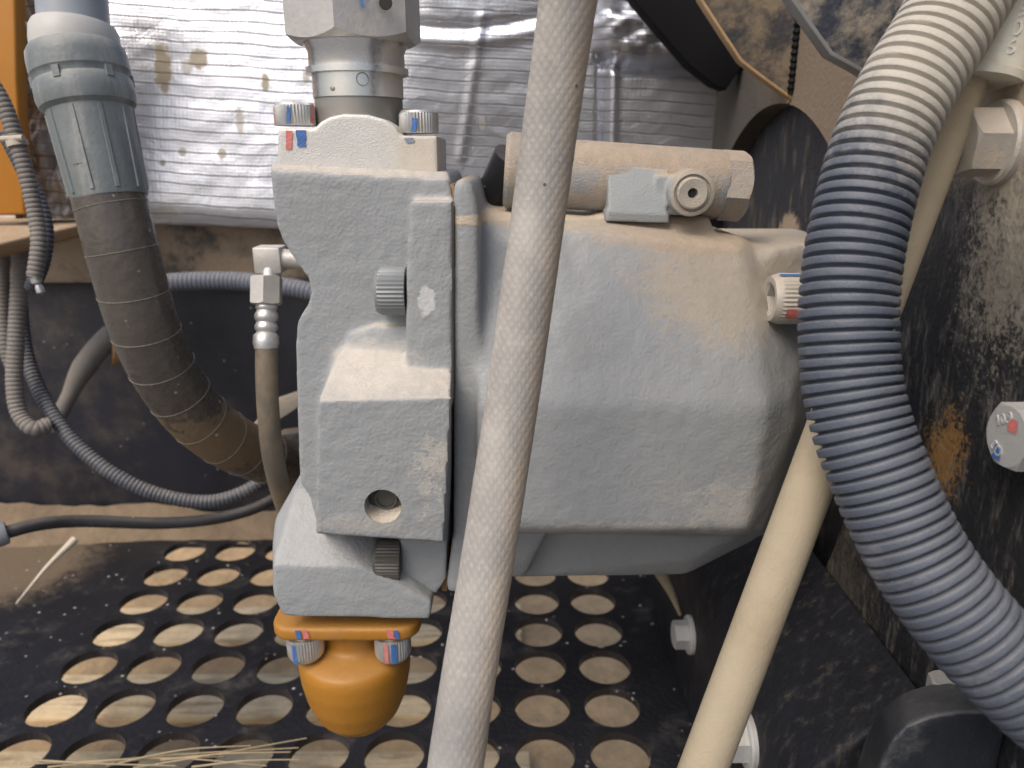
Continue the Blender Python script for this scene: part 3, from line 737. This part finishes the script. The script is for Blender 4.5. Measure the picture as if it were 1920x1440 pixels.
# dust bank lying on the floor of the drilled hole
rows = []
for k in range(21):
    a = math.pi + math.pi * k / 20; p0 = hole_c + Vector((hr * .99 * math.cos(a), 0.0006, hr * .99 * math.sin(a)))
    p1 = hole_c + Vector((hr * .97 * math.cos(a), 0.015, -hr * .30 + hr * .62 * math.sin(a) * 0.5)); rows.append((bm.verts.new(p0), bm.verts.new(p0.lerp(p1, .5) + Vector((0, 0, -.0004))), bm.verts.new(p1)))
for p, q in zip(rows, rows[1:]):
    for i in range(2): bm.faces.new((p[i], q[i], q[i + 1], p[i + 1]))
tag(obj('dust_bank', bm, m_dusthole, cover, 60), kind='stuff')
# --- gasket line
bm = B(); prism(bm, ((843, 345), (851, 345), (851, 385), (843, 385)), -0.002, -0.12); prism(bm, ((843, 384), (851, 384), (851, 745), (843, 745)), 0.0185, -0.12); prism(bm, ((843, 744), (851, 744), (838, 1108), (828, 1108)), 0.003, -0.12)
obj('gasket', bm, m_rust, pump, label='rusty gasket line between end cover and housing')
# --- foot casting with the lower flange
bm = B()
hullpx(bm, ((566, 884, -.03), (516, 972, -.012), (511, 1012, .0), (512, 1060, .028), (512, 1118, .03), (530, 1156, .03), (806, 1162, .03), (810, 1130, .03), (680, 1064, .028), (680, 1012, .002), (630, 930, -.02),
            (810, 1122, .0)), -0.115)
hullpx(bm, ((560, 900, -.02), (700, 900, -.02), (720, 1010, -.005), (560, 1012, -.005)), -0.1)
obj('foot', cast(bm, 'foot', 0.0016, 9), m_foot, pump)
# --- main housing casting
bm = B()
prism(bm, ((849, 338), (872, 333), (888, 345), (899, 395), (902, 700), (905, 1000), (892, 1112), (834, 1116), (849, 1000)), 0.020, -0.13)   # mounting flange of the cover side
hullpx(bm, ((893, 396, -.045), (1080, 405, -.04), (1245, 432, -.04), (1395, 444, -.045), (1425, 466, -.05),
            (893, 420, -.018), (1245, 448, -.012), (1390, 462, -.022),
            (893, 735, .026), (1435, 735, .024), (893, 760, .033), (1440, 762, .030), (893, 985, .036), (1400, 992, .032), (893, 1000, .028), (1396, 1004, .022),
            (1484, 740, .010), (1490, 800, .010), (1430, 1000, .008),
            (1530, 600, -.05), (1535, 790, -.055), (1446, 1002, -.05)), -0.16)
hullpx(bm, ((920, 990, -.02), (940, 1085, -.035), (1000, 1080, -.04), (1285, 1080, -.045), (1420, 1012, -.045), (1420, 980, -.02), (1300, 1050, -.03)), -0.15)
hullpx(bm, ((905, 990, .002), (930, 1086, -.015), (985, 1086, -.02), (1030, 1000, .0)), -0.12)
hullpx(bm, ((940, 440, -.012), (1046, 445, -.010), (1066, 520, .0), (1086, 600, .006), (1096, 668, .008), (940, 690, .010)), -0.05)   # raised rib behind the hose
hullpx(bm, ((1395, 462, -.045), (1450, 470, -.035), (1500, 456, -.05), (1545, 456, -.06), (1545, 700, -.05), (1440, 660, -.02), (1390, 600, -.012), (1350, 520, -.02)), -0.14)  # shoulder towards the flange
fy0, fy1 = pw(1500, 452, -.05).z, pw(1500, 720, -.05).z
hull(bm, [Vector((x, y, z)) for x in (0.165, XS - 0.001) for y in (YP + .05, YP + .20) for z in (fy0 - .004, fy1)])
hullpx(bm, ((1120, 398, -.045), (1335, 405, -.045), (1345, 450, -.035), (1115, 430, -.035)), -0.10)   # pad under the regulator
obj('main_housing', cast(bm, 'main_housing', 0.0019, 45), m_house, pump)
# --- regulator on top
YR = 0.062
ca, cb = pw(985, 322, -YR), pw(1352, 347, -YR); rr_ = 0.0245
ax = (cb - ca).normalized(); L = (cb - ca).length
bm = B(); lathe(bm, ((0, 0), (rr_ * .985, 0), (rr_, .001), (rr_, L - .004), (rr_ * .94, L), (0, L)), ca, ax, 64)
regu = obj('regulator_body', bm, m_reg, pump, 40, label='dusty round regulator cylinder lying across the top')
bm = B(); lathe(bm, ((0, 0), (rr_ * 1.0, 0), (rr_ * 1.10, .003), (rr_ * 1.10, .012), (rr_ * 1.04, .015), (0, .015)), ca - ax * .015, ax, 40)
obj('end_cap', bm, m_reg, regu)
bm = B(); hexhead(bm, cb - ax * 0.001, ax, rr_ * 1.80, 0.018, 0.7, 0.3); obj('end_cap', bm, m_reg, regu)
bm = B()
hullpx(bm, ((1140, 306, -.040), (1140, 400, -.030), (1250, 405, -.030), (1255, 318, -.038)), -0.07)
hullpx(bm, ((1137, 395, -.0302), (1255, 400, -.0302), (1255, 418, -.031), (1135, 415, -.031)), -0.07)
pc = pw(1297, 362, -.024); pr = 0.0158
lathe(bm, ((pr, 0), (pr, .045)), pc, (0, 1, 0), 48)
hull(bm, [pw(1230, 330, -.034), pw(1300, 322, -.034), pw(1230, 402, -.034), pw(1300, 404, -.034), pw(1230, 330, -.07), pw(1300, 322, -.07), pw(1230, 402, -.07), pw(1300, 404, -.07)])
boss = obj('port_boss', cast(bm, 'port_boss', 0.0011, 4), m_boss, regu)
bm = B(); lathe(bm, ((pr * .96, 0), (pr * .96, .002), (pr * .80, .0028), (pr * .78, .0008), (pr * .70, .0008), (pr * .67, .004), (pr * .60, .0046), (pr * .22, .0040), (pr * .20, -.001), (0, -.001)), pc + Vector((0, .0005, 0)), (0, -1, 0), 48)
obj('round_plug', bm, m_plug, regu, 30, label='dusty round plug with a small dark socket')
bm = B(); lathe(bm, ((pr * .19, 0), (pr * .19, .0008), (0, .0008)), pc + Vector((0, -.0004, 0)), (0, -1, 0), 6)
obj('plug_socket', bm, m_hole, regu)
# oily black stub behind the regulator's left end
bm = B(); q0, q1 = pw(918, 372, -.12), pw(956, 290, -.10); sweep(bm, [q0.lerp(q1, t / 6) for t in range(7)], 0.0125, 24)
obj('pipe_stub', bm, m_blackrub, pump)
# --- socket screws
fw_ = Vector((0, -1, 0))
def pump_screw(px, py, wv, r, h, material, marks=()):
    c = pw(px, py, wv)
    s = cap_screw('cap_screw', c, (-1, 0, 0), r, h, material, pump, 36)
    for (toward, off, half, h0, h1, mt) in marks: arc_mark(s, c, (-1, 0, 0), r * 1.006, toward, off, half, h0 * h, h1 * h, mt)
    return s
pump_screw(763, 545, .010, 0.0162, 0.0195, m_boltgrey)
pump_screw(753, 1050, .014, 0.0150, 0.0190, m_darkmetal)  # shade of the recess under the valve block put into the screw's dark colour
mk = ((0, -.5, 1), )
s_ = pump_screw(1535, 560, -.008, 0.0175, 0.034, m_hex,
                marks=(((0, -.25, 1), 0, .10, .02, .86, m_blue), ((0, -.9, -.45), 0, .22, .25, .78, m_red)))
bm = B(); lathe(bm, ((.0215, 0), (.0215, .003), (0, .003)), pw(1535, 560, -.008) + Vector((.003, 0, 0)), (-1, 0, 0), 40); obj('washer', bm, m_hex, pump)

# ================================================================ FLANGE FITTING ON TOP
fit = thing('flange_fitting', 'silver split-flange pipe fitting with large hex nut on top of the pump', 'pipe fitting', pw(668, 318, -.05))
bm = B()
prism(bm, ((521, 240), (590, 240), (600, 229), (618, 219), (645, 213), (690, 215), (722, 224), (742, 238), (752, 254), (819, 255), (821, 345), (518, 335)), -0.014, -0.085)
flg = obj('flange_clamp', cast(bm, 'flange_clamp', 0.0011, 4), m_silver, fit)
YN = -0.052
nc = pw(676, 240, YN)
def zat(py): return pw(676, py, YN).z
def rpx(px): return px * (YP - YN) / F / 1.0 * (1.0)
prof = [(rpx(77), zat(236)), (rpx(77), zat(192))]
bm = B(); lathe(bm, [(rpx(76), 0), (rpx(76), zat(186) - zat(250))], (nc.x, nc.y, zat(250)), (0, 0, 1), 72); obj('neck_band', bm, m_dullsteel, fit)
bm = B(); z0 = zat(186)
lathe(bm, [(rpx(78), 0.0002), (rpx(78), zat(142) - z0), (rpx(88), zat(141.5) - z0), (rpx(88), zat(130) - z0), (rpx(82), zat(129) - z0), (rpx(82), zat(100) - z0), (rpx(88), zat(88) - z0), (rpx(88), zat(80) - z0)],
      (nc.x, nc.y, z0), (0, 0, 1), 72)
neck = obj('turned_neck', bm, m_polish, fit)
# oil drop and stamped ring on the neck
def neck_dot(px, py, r0, r1, material, name):
    c = pw(px, py, YN + rpx(78) - .0002); bm = B(); d = Vector((c.x - nc.x, c.y - nc.y, 0)).normalized(); c = Vector((nc.x, nc.y, c.z)) + d * (rpx(78) + .0002)
    if r0: lathe(bm, ((r1, -.001), (r1, .0004), (r0, .0004), (r0, -.001)), c, d, 28)
    else: lathe(bm, ((r1, -.001), (r1, .0003), (r1 * .6, .0006), (0, .0007)), c, d, 20)
    obj(name, bm, material, neck)
neck_dot(620, 165, 0, .0016, m_dullsteel, 'oil_drop')
neck_dot(680, 148, .0036, .0042, m_dullsteel, 'stamped_ring')
bm = B(); zt = zat(-160)
hexhead(bm, (nc.x, nc.y, zt), (0, 0, -1), rpx(203), zt - zat(84), 0.62, R(30 + 5), both=True)
nut = obj('hex_nut', bm, m_nut, fit, 25)
fyn = nc.y - rpx(203) / 2
bm = B(); lathe(bm, ((.0042, 0), (.0040, .0006), (0, .0006)), (pY(722, 4, fyn).x, fyn + .0022, pY(722, 4, fyn).z), (0, -1, 0), 20); obj('drilled_hole', bm, m_hole, nut)
flat_mark(nut, [pY(672, -30, fyn), pY(678, -30, fyn), pY(685, 16, fyn), pY(679, 16, fyn)], m_blue, lift=.0014)
bm = B(); lathe(bm, ((rpx(70), 0), (rpx(70), .10)), (nc.x, nc.y, zt), (0, 0, 1), 48); obj('pipe', bm, m_zinc, fit)
for (px, py, rp, hp, mks) in ((555, 238, 36, 38, ((-.05, .09, .08, .78, m_blue), (-1.15, .10, -.05, .7, m_red), (1.25, .12, .1, .9, m_red))),
                              (786, 252, 35, 38, ((-.12, .13, .03, .62, m_blue),))):
    c = pw(px, py, -.036); c.z += .0006
    s = cap_screw('cap_screw', c, (0, 0, 1), rp * (YP + .036) / F, hp * (YP + .036) / F, m_zinc, fit, 40)
    for off, half, h0, h1, mt in mks:
        arc_mark(s, c, (0, 0, 1), rp * (YP + .036) / F * 1.006, (0, -1, 0), off, half, h0 * hp * .536 / F, h1 * hp * .536 / F, mt, 0.08)
flat_mark(flg, [P(536, 245, -.014), P(549, 245, -.014), P(548, 280, -.014), P(537, 281, -.014)], m_red, lift=.0006)
flat_mark(flg, [P(554, 244, -.014), P(573, 244, -.014), P(575, 275, -.014), P(559, 276, -.014)], m_blue, lift=.0006)
flat_mark(flg, [P(758, 259, -.014), P(776, 258, -.014), P(778, 267, -.014), P(762, 268, -.014)], mat('faded_blue_marker', (0.22, 0.27, 0.36), 0.7, var=(300, 0.4)), lift=.0006)

# ================================================================ ORANGE ELBOW BELOW
elb = thing('suction_elbow', 'orange painted pipe elbow bolted under the pump foot', 'pipe elbow', pw(655, 1366, -.03))
bm = B(); zt, zb = pw(640, 1166, .02).z, pw(640, 1190, .02).z
def rect(x0, x1, y0, y1, r, n=6):
    out = []
    for cx, cy, a0 in ((x1 - r, y0 + r, -90), (x1 - r, y1 - r, 0), (x0 + r, y1 - r, 90), (x0 + r, y0 + r, 180)):
        out += [(cx + r * math.cos(R(a0 + 90 * k / n)), cy + r * math.sin(R(a0 + 90 * k / n))) for k in range(n + 1)]
    return out
xa, xb = pw(507, 1170, .02).x, pw(786, 1170, .02).x
ol = rect(xa, xb, YP - .027, YP + .075, 0.016)
solid(bm, [Vector((x, y, zt - .0015)) for x, y in ol], (0, 0, zb - zt)); bevel(bm, 0.003, 3, 60)
efl = obj('flange', bm, m_orange, elb)
bx, by = pw(656, 1240, .012).x, YP + 0.006
def zo(py): return pw(656, py, .02).z
k_ = 0.57 / F
bm = B()
lathe(bm, ((52 * k_, zb - zo(1366) - .002), (52 * k_, 0.05)), (bx, by, zo(1366)), (0, 0, 1), 48)
pr_ = [(0, 1400), (30, 1397), (58, 1388), (82, 1366), (97, 1334), (106, 1296), (108, 1268), (104, 1254), (90, 1248), (60, 1240), (50, 1232), (0, 1230)]
lathe(bm, [(r * k_, zo(y) - zo(1400)) for r, y in pr_], (bx, by, zo(1400)), (0, 0, 1), 64)
lathe(bm, ((0.036, 0), (0.036, 0.12)), (bx, by, zo(1295)), (0, 1, 0), 48)
obj('elbow_body', cast(bm, 'elbow_body', 0.0014, 30), m_orange, elb)
for px, mks in ((572, ((-.35, .13, .1, .95, m_blue),)), (736, ((-.20, .10, .05, .9, m_red), (.22, .16, .05, .9, m_blue)))):
    r = 34 * .575 / F; h = 46 * .575 / F; c = Vector((pw(px, 1196, .012).x, YP - .026 + r, zb - .0042))
    bm = B(); lathe(bm, ((r * .78, 0), (r * .78, .0038), (0, .0038)), c + Vector((0, 0, .0042)), (0, 0, -1), 32); obj('washer', bm, m_zinc, elb)
    s = cap_screw('cap_screw', c, (0, 0, -1), r, h, m_zinc, elb, 40)
    for off, half, h0, h1, mt in mks: arc_mark(s, c, (0, 0, -1), r * 1.006, (0, -1, 0), -off, half, h0 * h, h1 * h, mt)
for x0, x1, mt in ((552, 562, m_blue), (566, 576, m_red), (724, 737, m_red), (738, 746, m_blue)):
    ye = YP - .027
    a, b = pY(x0, 1172, ye), pY(x1, 1172, ye); flat_mark(efl, [Vector((a.x, ye, zt - .002)), Vector((b.x, ye, zt - .002)), Vector((b.x + .001, ye, zb + .002)), Vector((a.x + .001, ye, zb + .002))], mt, lift=.0008)

# ================================================================ HOSES AND PIPES
# braided hose across the front
bm = B(); pts, _ = spline([pD(x, y, d) for x, y, d in ((1078, -90, .350), (1040, 180, .376), (1003, 450, .389), (962, 740, .395), (919, 1020, .394), (877, 1280, .382), (841, 1530, .370))], 260)
sweep(bm, pts, lambda i: 0.0141 * (1 + 0.010 * mnoise.noise(Vector((i * .09, 0, 0)))), 56, rj=lambda i, k: 1 + 0.006 * mnoise.noise(Vector((i * .35, math.cos(k * .112) * 3, math.sin(k * .112) * 3))))
tag(obj('braided_hose', bm, m_braid, None, 80), 'dust-coated grey braided rubber hose running down in front of the pump', 'hose')
# large corrugated conduit
bm = B()
ribbed(bm, [pD(x, y, d) for x, y, d in ((1905, -170, .37), (1852, -85, .37), (1800, 0, .37), (1750, 85, .37), (1700, 165, .37), (1652, 268, .37), (1622, 370, .37), (1600, 475, .37), (1590, 580, .37), (1594, 700, .37), (1612, 790, .368),
                                        (1640, 870, .365), (1697, 1000, .36), (1757, 1098, .355), (1830, 1188, .35), (1910, 1270, .345), (1990, 1340, .34), (2080, 1400, .335))], 0.0234, 0.0057, 0.0036, 64, 0.62, 12)
tag(obj('corrugated_conduit', bm, m_cond, None, 60), 'wide grey corrugated plastic conduit curving past the side plate', 'conduit')
# tan pipe with its milky end fitting
tp = thing('tan_pipe', 'tan dusty plastic pipe slanting behind the corrugated conduit', 'pipe', pD(1300, 1490, .43))
bm = B(); a, b = pD(1296, 1500, .425), pD(1822, 100, .405); sweep(bm, [a.lerp(b, t / 60) for t in range(61)], 0.0131, 48)
obj('tube', bm, m_tanpipe, tp)
ad = (b - a).normalized(); f0 = pD(1848, 152, .398); bm = B()
lathe(bm, ((.0150, 0), (.0182, 0), (.0184, .004), (.0172, .0056), (.0162, .03), (.0150, .05), (.0150, .07)), f0, (Vector((.14, 0, 1)) + ad * .6).normalized(), 48)
fo = obj('end_fitting', bm, m_fit, tp, label='milky white plastic end fitting with raised digits')
fa = (Vector((.14, 0, 1)) + ad * .6).normalized(); vd = (CAM - f0).normalized(); side = fa.cross(vd).normalized(); out = side.cross(fa).normalized()
for i, ch in enumerate('609'):
    t = 0.013 + 0.009 * i; org = f0 + fa * t + out * (0.0169 - 0.00035 * i)
    obj('raised_digit', text_mesh(ch, 0.0105, basis(org + side * .006 - out * .0012, side, fa), 0.0006), m_fit, fo)
# hydraulic hose on the left with grey sleeve
hs = thing('wound_hose', 'thick dark tape-wound hose with grey sleeve curving behind the pump', 'hose', pD(205, 370, .58))
path = [pD(x, y, d) for x, y, d in ((190, 310, .575), (205, 370, .58), (235, 490, .59), (270, 610, .61), (314, 705, .64), (375, 785, .68), (450, 838, .73), (540, 868, .80), (640, 880, .86))]
pts, LL = spline(path, 160); bm = B(); sweep(bm, pts, 0.0268, 56); hb_ = obj('hose_body', bm, m_tape, hs, 80)
def coil(i0, k):
    """one visible lap of the tape: a thin raised lip round the hose"""
    u = pts[i0]; T = (pts[i0 + 1] - pts[i0 - 1]).normalized(); a = T.orthogonal().normalized(); b = T.cross(a); ring = []; bmc = B(); N = 72
    for s in range(N + 1):
        t = 2 * math.pi * s / N; d = a * math.cos(t) + b * math.sin(t); ring.append(u + d * 0.0270 + T * (0.0016 * math.sin(t + 1 + k)))
    sweep(bmc, ring, 0.00030, 6); obj('tape_lap', bmc, m_seam, hb_)
i = 11; k = 0
while i < 128: coil(i, k); i += 12; k += 1
s0, s1 = pD(143, 100, .565), pD(207, 372, .58); sx = (s1 - s0); SL = sx.length; sx.normalize(); bm = B()
K = .57 / F * .88
def slv(i, t): return 1.0
lathe(bm, ((66 * K, -.004), (88 * K, -.004), (95 * K, .000), (97 * K, .006), (97 * K, .016), (93 * K, .018), (92 * K, .021), (96 * K, .024), (97 * K, .034), (93 * K, .040), (84 * K, .043), (80 * K, SL * .7), (76.5 * K, SL - .002), (75 * K, SL)), s0, sx, 64)
slo = obj('sleeve', bm, m_sleeve, hs, 30, label='grey ribbed plastic sleeve over the hose end')
u_, v_, a_ = frame(sx)
for j in range(10):
    t = 2 * math.pi * j / 10 + .2; d = u_ * math.cos(t) + v_ * math.sin(t); bm = B(); tn = a_.cross(d)
    q0 = s0 + a_ * .044 + d * 82.0 * K; q1 = s0 + a_ * (SL - .004) + d * 76 * K
    hull(bm, [q0 + tn * .0018, q0 - tn * .0018, q1 + tn * .0018, q1 - tn * .0018, q0 + tn * .0012 + d * .0014, q0 - tn * .0012 + d * .0014, q1 + tn * .0012 + d * .0014, q1 - tn * .0012 + d * .0014, q0 - d * .002, q1 - d * .002])
    obj('rib', bm, m_sleeve, slo)
for j in range(6):
    t = 2 * math.pi * j / 6 + .5; d = u_ * math.cos(t) + v_ * math.sin(t); bm = B(); tn = a_.cross(d); q = s0 + a_ * .0215 + d * 92 * K
    hull(bm, [q + tn * x * .0025 + a_ * y * .004 + d * z for x in (-1, 1) for y in (-1, 1) for z in (-.002, .0022)]); obj('lug', bm, m_sleeve, slo)
up_ = (pD(126, -120, .555) - s0).normalized(); bm = B()
lathe(bm, ((70 * K, -.004), (85 * K, -.002), (86 * K, .003), (84 * K, .012), (78 * K, .016), (70 * K, .017)), s0 + up_ * .004, up_, 56); obj('collar', bm, mat('pale_grey_collar', (0.46, 0.46, 0.44), .5, bumps=(), up=.3, dn=(18, .5, .7, .3), dustcol=(.5, .48, .42)), hs, label='pale collar above the grey sleeve')
bm = B(); pt2, _ = spline([s0, s0.lerp(pD(126, -120, .555), .5), pD(126, -120, .555)], 20); sweep(bm, pt2, 68 * K, 48); obj('pipe', bm, m_pipegrey, hs)
# thin hydraulic line with crimped end and elbow
hl = thing('hydraulic_line', 'thin muddy hydraulic line with crimped silver end and elbow beside the pump', 'hose', pD(500, 655, .60))
D0 = .60; k6 = D0 / F
el = pD(508, 486, D0); dn = (pD(501, 655, D0) - pD(503, 515, D0)).normalized()
bm = B(); hull(bm, [el + Vector((x, y, z)) for x in (-.0112, .0105) for y in (-.010, .010) for z in (-.010, .0105)]); bevel(bm, .0015, 2)
eo = obj('elbow_block', bm, m_nut, hl)
bm = B(); lathe(bm, ((.0075, 0), (.0075, .03), (.0095, .03), (.0095, .06)), el + Vector((.008, 0, .001)), (1, .12, -.12), 24); obj('elbow_stub', bm, m_nut, hl)
bm = B(); lathe(bm, ((.0082, 0), (.0082, .016)), el + dn * .008, dn, 28); obj('neck', bm, m_zinc, hl)
bm = B(); hexhead(bm, pD(500, 519, D0), dn, .0225, 52 * k6, .6, .4, both=True); obj('union_nut', bm, m_nut, hl, 25)
bm = B(); q = pD(500, 571, D0)
lathe(bm, [(r * k6, h * k6) for r, h in ((19, 0), (20, 3), (20, 8), (17, 11), (21, 18), (22, 24), (20, 30), (17, 33), (21, 40), (21, 46), (17, 52), (23, 58), (24, 72), (21, 84))], q, dn, 40); obj('crimp_sleeve', bm, m_zinc, hl, 50)
bm = B(); pts3, _ = spline([pD(x, y, d) for x, y, d in ((500, 648, .60), (500, 700, .60), (503, 770, .605), (511, 850, .62), (528, 925, .65), (555, 1000, .7))], 60); sweep(bm, pts3, 20.5 * k6, 28)
obj('line_body', bm, mat('muddy_line_rubber', (0.11, 0.095, 0.075), 0.6, var=(30, 0.2), dn=(24, 0.42, 0.7, 0.7), dustcol=(0.25, 0.19, 0.115)), hl)
# looms on the left
def loom(label, path, r, pitch=.0042, material=None, name='corrugated_loom', cat='cable loom', depth=None, seg=24):
    bm = B(); ribbed(bm, [pD(*p) for p in path], r, pitch, depth or r * .10, seg, .6, 6)
    return tag(obj(name, bm, material or m_loom, None, 60), label, cat)
lm = thing('corrugated_loom', 'grey corrugated loom with white tie hanging before the yellow panel', 'cable loom', pD(66, 520, .66))
bm = B(); ribbed(bm, [pD(*p) for p in ((-40, 120, .64), (4, 190, .645), (30, 262, .65), (50, 330, .655), (66, 400, .66), (73, 455, .66), (65, 520, .66))], .0068, .0042, .0008, 28, .6, 6)
obj('loom_tube', bm, m_loomdust, lm, 60)
bm = B(); c = pD(31, 264, .65); d_ = (pD(50, 330, .655) - pD(4, 190, .645)).normalized(); lathe(bm, ((.0066, 0), (.0085, 0), (.0085, .005), (.0066, .005)), c, d_, 28); obj('cable_tie', bm, m_tie, lm)
bm = B(); a = pD(-20, 262, .648); b = pD(44, 258, .643); sweep(bm, [a.lerp(b, t / 5) for t in range(6)], .0026, 10); obj('tie_tail', bm, m_tie, lm)
bm = B(); lathe(bm, ((.003, 0), (.0045, .002), (.0045, .007), (.0025, .009), (.0035, .012), (.0035, .016), (0, .018)), pD(64, 515, .66), (.2, 0, -1), 16); obj('plug_tip', bm, m_zinc, lm)
loom('dark corrugated loom tucked behind the tied grey loom', ((10, 250, .70), (40, 310, .70), (70, 370, .70), (86, 430, .70), (80, 490, .70), (60, 540, .71)), .0068)
loom('dusty corrugated loom bending into a hook at its lower end', ((42, 470, .78), (36, 540, .78), (30, 640, .78), (27, 720, .78), (36, 775, .78), (62, 803, .78), (92, 796, .79)), .0082, .0046, m_loomdust)
loom('muddy corrugated loom hanging down the left edge of the compartment', ((4, 480, .84), (2, 560, .84), (10, 640, .84), (30, 700, .85)), .0085, .0046, m_loomdust)
loom('blue-black corrugated loom swooping down across the rear wall', ((36, 560, .83), (48, 660, .82), (80, 745, .81), (132, 822, .80), (205, 884, .80), (290, 925, .81), (380, 941, .82), (450, 926, .83), (520, 885, .85), (600, 850, .88)), .0078, .0044)
loom('grey-blue corrugated loom running level along the rear wall', ((250, 545, .95), (320, 530, .95), (430, 527, .95), (510, 535, .94), (590, 550, .93), (660, 580, .93)), .0122, .0058, mat('greyblue_loom', (0.11, 0.125, 0.16), 0.5, bumps=(), up=0.4, uplo=0.2, dustcol=(0.3, 0.29, 0.29)))
# smooth black hose low on the left
sh = thing('black_hose', 'smooth black rubber hose lying low over the perforated plate', 'hose', pD(150, 978, .80))
bm = B(); pts4, _ = spline([pD(*p) for p in ((-20, 1008, .74), (20, 996, .75), (80, 982, .77), (160, 977, .80), (300, 981, .84), (400, 973, .86), (480, 952, .87), (545, 915, .88), (600, 870, .9))], 90); sweep(bm, pts4, .0066, 24)
obj('hose_body', bm, m_blackrub, sh, 60)
bm = B(); lathe(bm, ((.007, 0), (.0115, .001), (.0125, .006), (.0115, .018), (.009, .03)), pts4[4], (pts4[0] - pts4[4]).normalized(), 32); obj('end_collar', bm, mat('grey_rubber_collar', (0.20, 0.21, 0.23), .6, bumps=()), sh)
# muddy pipe slanting on the rear wall
mp = thing('muddy_pipe', 'short muddy grey pipe slanting up behind the wound hose', 'pipe', pD(105, 795, .97))
bm = B(); pts5, _ = spline([pD(*p) for p in ((96, 806, .97), (125, 752, .97), (158, 688, .97), (205, 632, .98), (262, 590, 1.0))], 30); sweep(bm, pts5, lambda i: .0095 + .005 * min(1, max(0, (i - 8) / 6)), 24)
obj('pipe_body', bm, mat('muddy_pipe_grey', (0.16, 0.155, 0.15), .8, var=(20, .25), dn=(16, .45, .65, .6), dustcol=(0.26, 0.19, 0.12)), mp)
bm = B(); q = pts5[20]; hull(bm, [q + Vector((x, y, z)) for x, y, z in ((.005, .0, -.035), (.03, .0, -.02), (.045, .0, .015), (.012, 0, .02), (.02, -.014, -.01), (.03, .02, 0), (.0, .02, -.03))]); bevel(bm, .003, 2)
obj('mud_clod', bm, mat('orange_mud', (0.27, 0.16, 0.07), .95, var=(40, .3), bumps=((120, .003),)), mp)
# small bracket seen between the thin line and the pump
bm = B(); solid(bm, [pD(x, y, .80) for x, y in ((470, 800), (512, 752), (560, 736), (600, 736), (600, 762), (560, 764), (520, 790), (490, 822))], (0, .012, 0)); bevel(bm, .0015)
tag(obj('small_bracket', bm, mat('muddy_bracket', (0.28, 0.25, 0.21), .8, dn=(20, .4, .7, .6))), 'small muddy bracket between the thin line and the pump', 'bracket')
bm = B(); solid(bm, [pD(x, y, .86) for x, y in ((520, 815), (600, 805), (600, 850), (535, 880))], (0, .02, 0)); bevel(bm, .002)
tag(obj('steel_block', bm, m_black), 'black steel block behind the thin muddy line', 'block')

# ================================================================ LOWER RIGHT CAP, DEBRIS
cp = thing('plastic_cover', 'rounded black plastic cover beneath the corrugated conduit', 'cover', pD(1800, 1500, .40))
bm = B(); Yc = pD(1800, 1400, .40).y
out_ = [(1602, 1560), (1604, 1440), (1622, 1378), (1650, 1330), (1690, 1297), (1740, 1281), (1800, 1276), (1880, 1279), (1960, 1295), (1960, 1560)]
inn = [(1640, 1560), (1645, 1450), (1668, 1395), (1700, 1362), (1745, 1342), (1800, 1334), (1880, 1334), (1950, 1345), (1950, 1560)]
t = bmesh.new()
for x, y in out_:
    p = pY(x, y, Yc + .05); t.verts.new(Vector((min(p.x, XS - .001), p.y, p.z)))
for x, y in inn:
    p = pY(x, y, Yc); t.verts.new(Vector((min(p.x, XS - .001), p.y, p.z)))
bmesh.ops.convex_hull(t, input=t.verts); bmesh.ops.delete(t, geom=[v for v in t.verts if not v.link_faces], context='VERTS'); merge(bm, t)
obj('cap_body', cast(bm, 'cap_body', .0016, 30), m_cap, cp)
bm = B(); c = pY(1772, 1283, Yc + .05); hexhead(bm, c - Vector((0, 0, .006)), (0, 0, 1), .017, .0095, .5, .3); obj('cap_bolt', bm, m_hexz, cp, 25)
# dry straw on the plate, pale stalk by the wall
def stalk(a, b, r, bend, material, label, group=None, name='straw'):
    m = a.lerp(b, .5) + bend; bm = B(); q, _ = spline([a, m, b], 24); sweep(bm, q, lambda i: r * (1 - .5 * i / 23), 6)
    return tag(obj(name, bm, material, None, 80), label, 'straw', group)
def onp(px, py, up=.003): return pZ(px, py, up)
for i, (x0, y0, x1, y1) in enumerate(((40, 1432, 420, 1418), (90, 1438, 560, 1402), (150, 1428, 500, 1436), (250, 1440, 575, 1384), (300, 1425, 545, 1410), (200, 1436, 470, 1398), (60, 1425, 330, 1436), (360, 1438, 560, 1424))):
    stalk(onp(x0, y0, .003 + .0016 * i), onp(x1, y1, .004 + .0016 * i), .0011, Vector((0, .004 * (i % 3 - 1), .003)), m_straw, 'thin dry straw lying on the perforated plate near its holes', 'loose straws on the plate')
bm = B(); a, b = onp(30, 1132, .003), pZ(140, 1012, .045); q, _ = spline([a, a.lerp(b, .5) + Vector((0, 0, .004)), b], 24); sweep(bm, q, lambda i: .0010 + .0048 * (i / 23) ** 1.5, 10)
tag(obj('pale_stalk', bm, m_palestalk, None, 60), 'pale split plant stalk leaning from plate to mud bank', 'stalk')
# tan tail under the housing
bm = B(); q, _ = spline([pD(1236, 1068, .70), pD(1258, 1110, .72), pD(1275, 1152, .74)], 12); sweep(bm, q, lambda i: .0065 * (1 - .75 * i / 11), 16)
tag(obj('drain_tail', bm, m_tanpipe), 'small tan tapered drain tail hanging under the pump housing', 'tube')
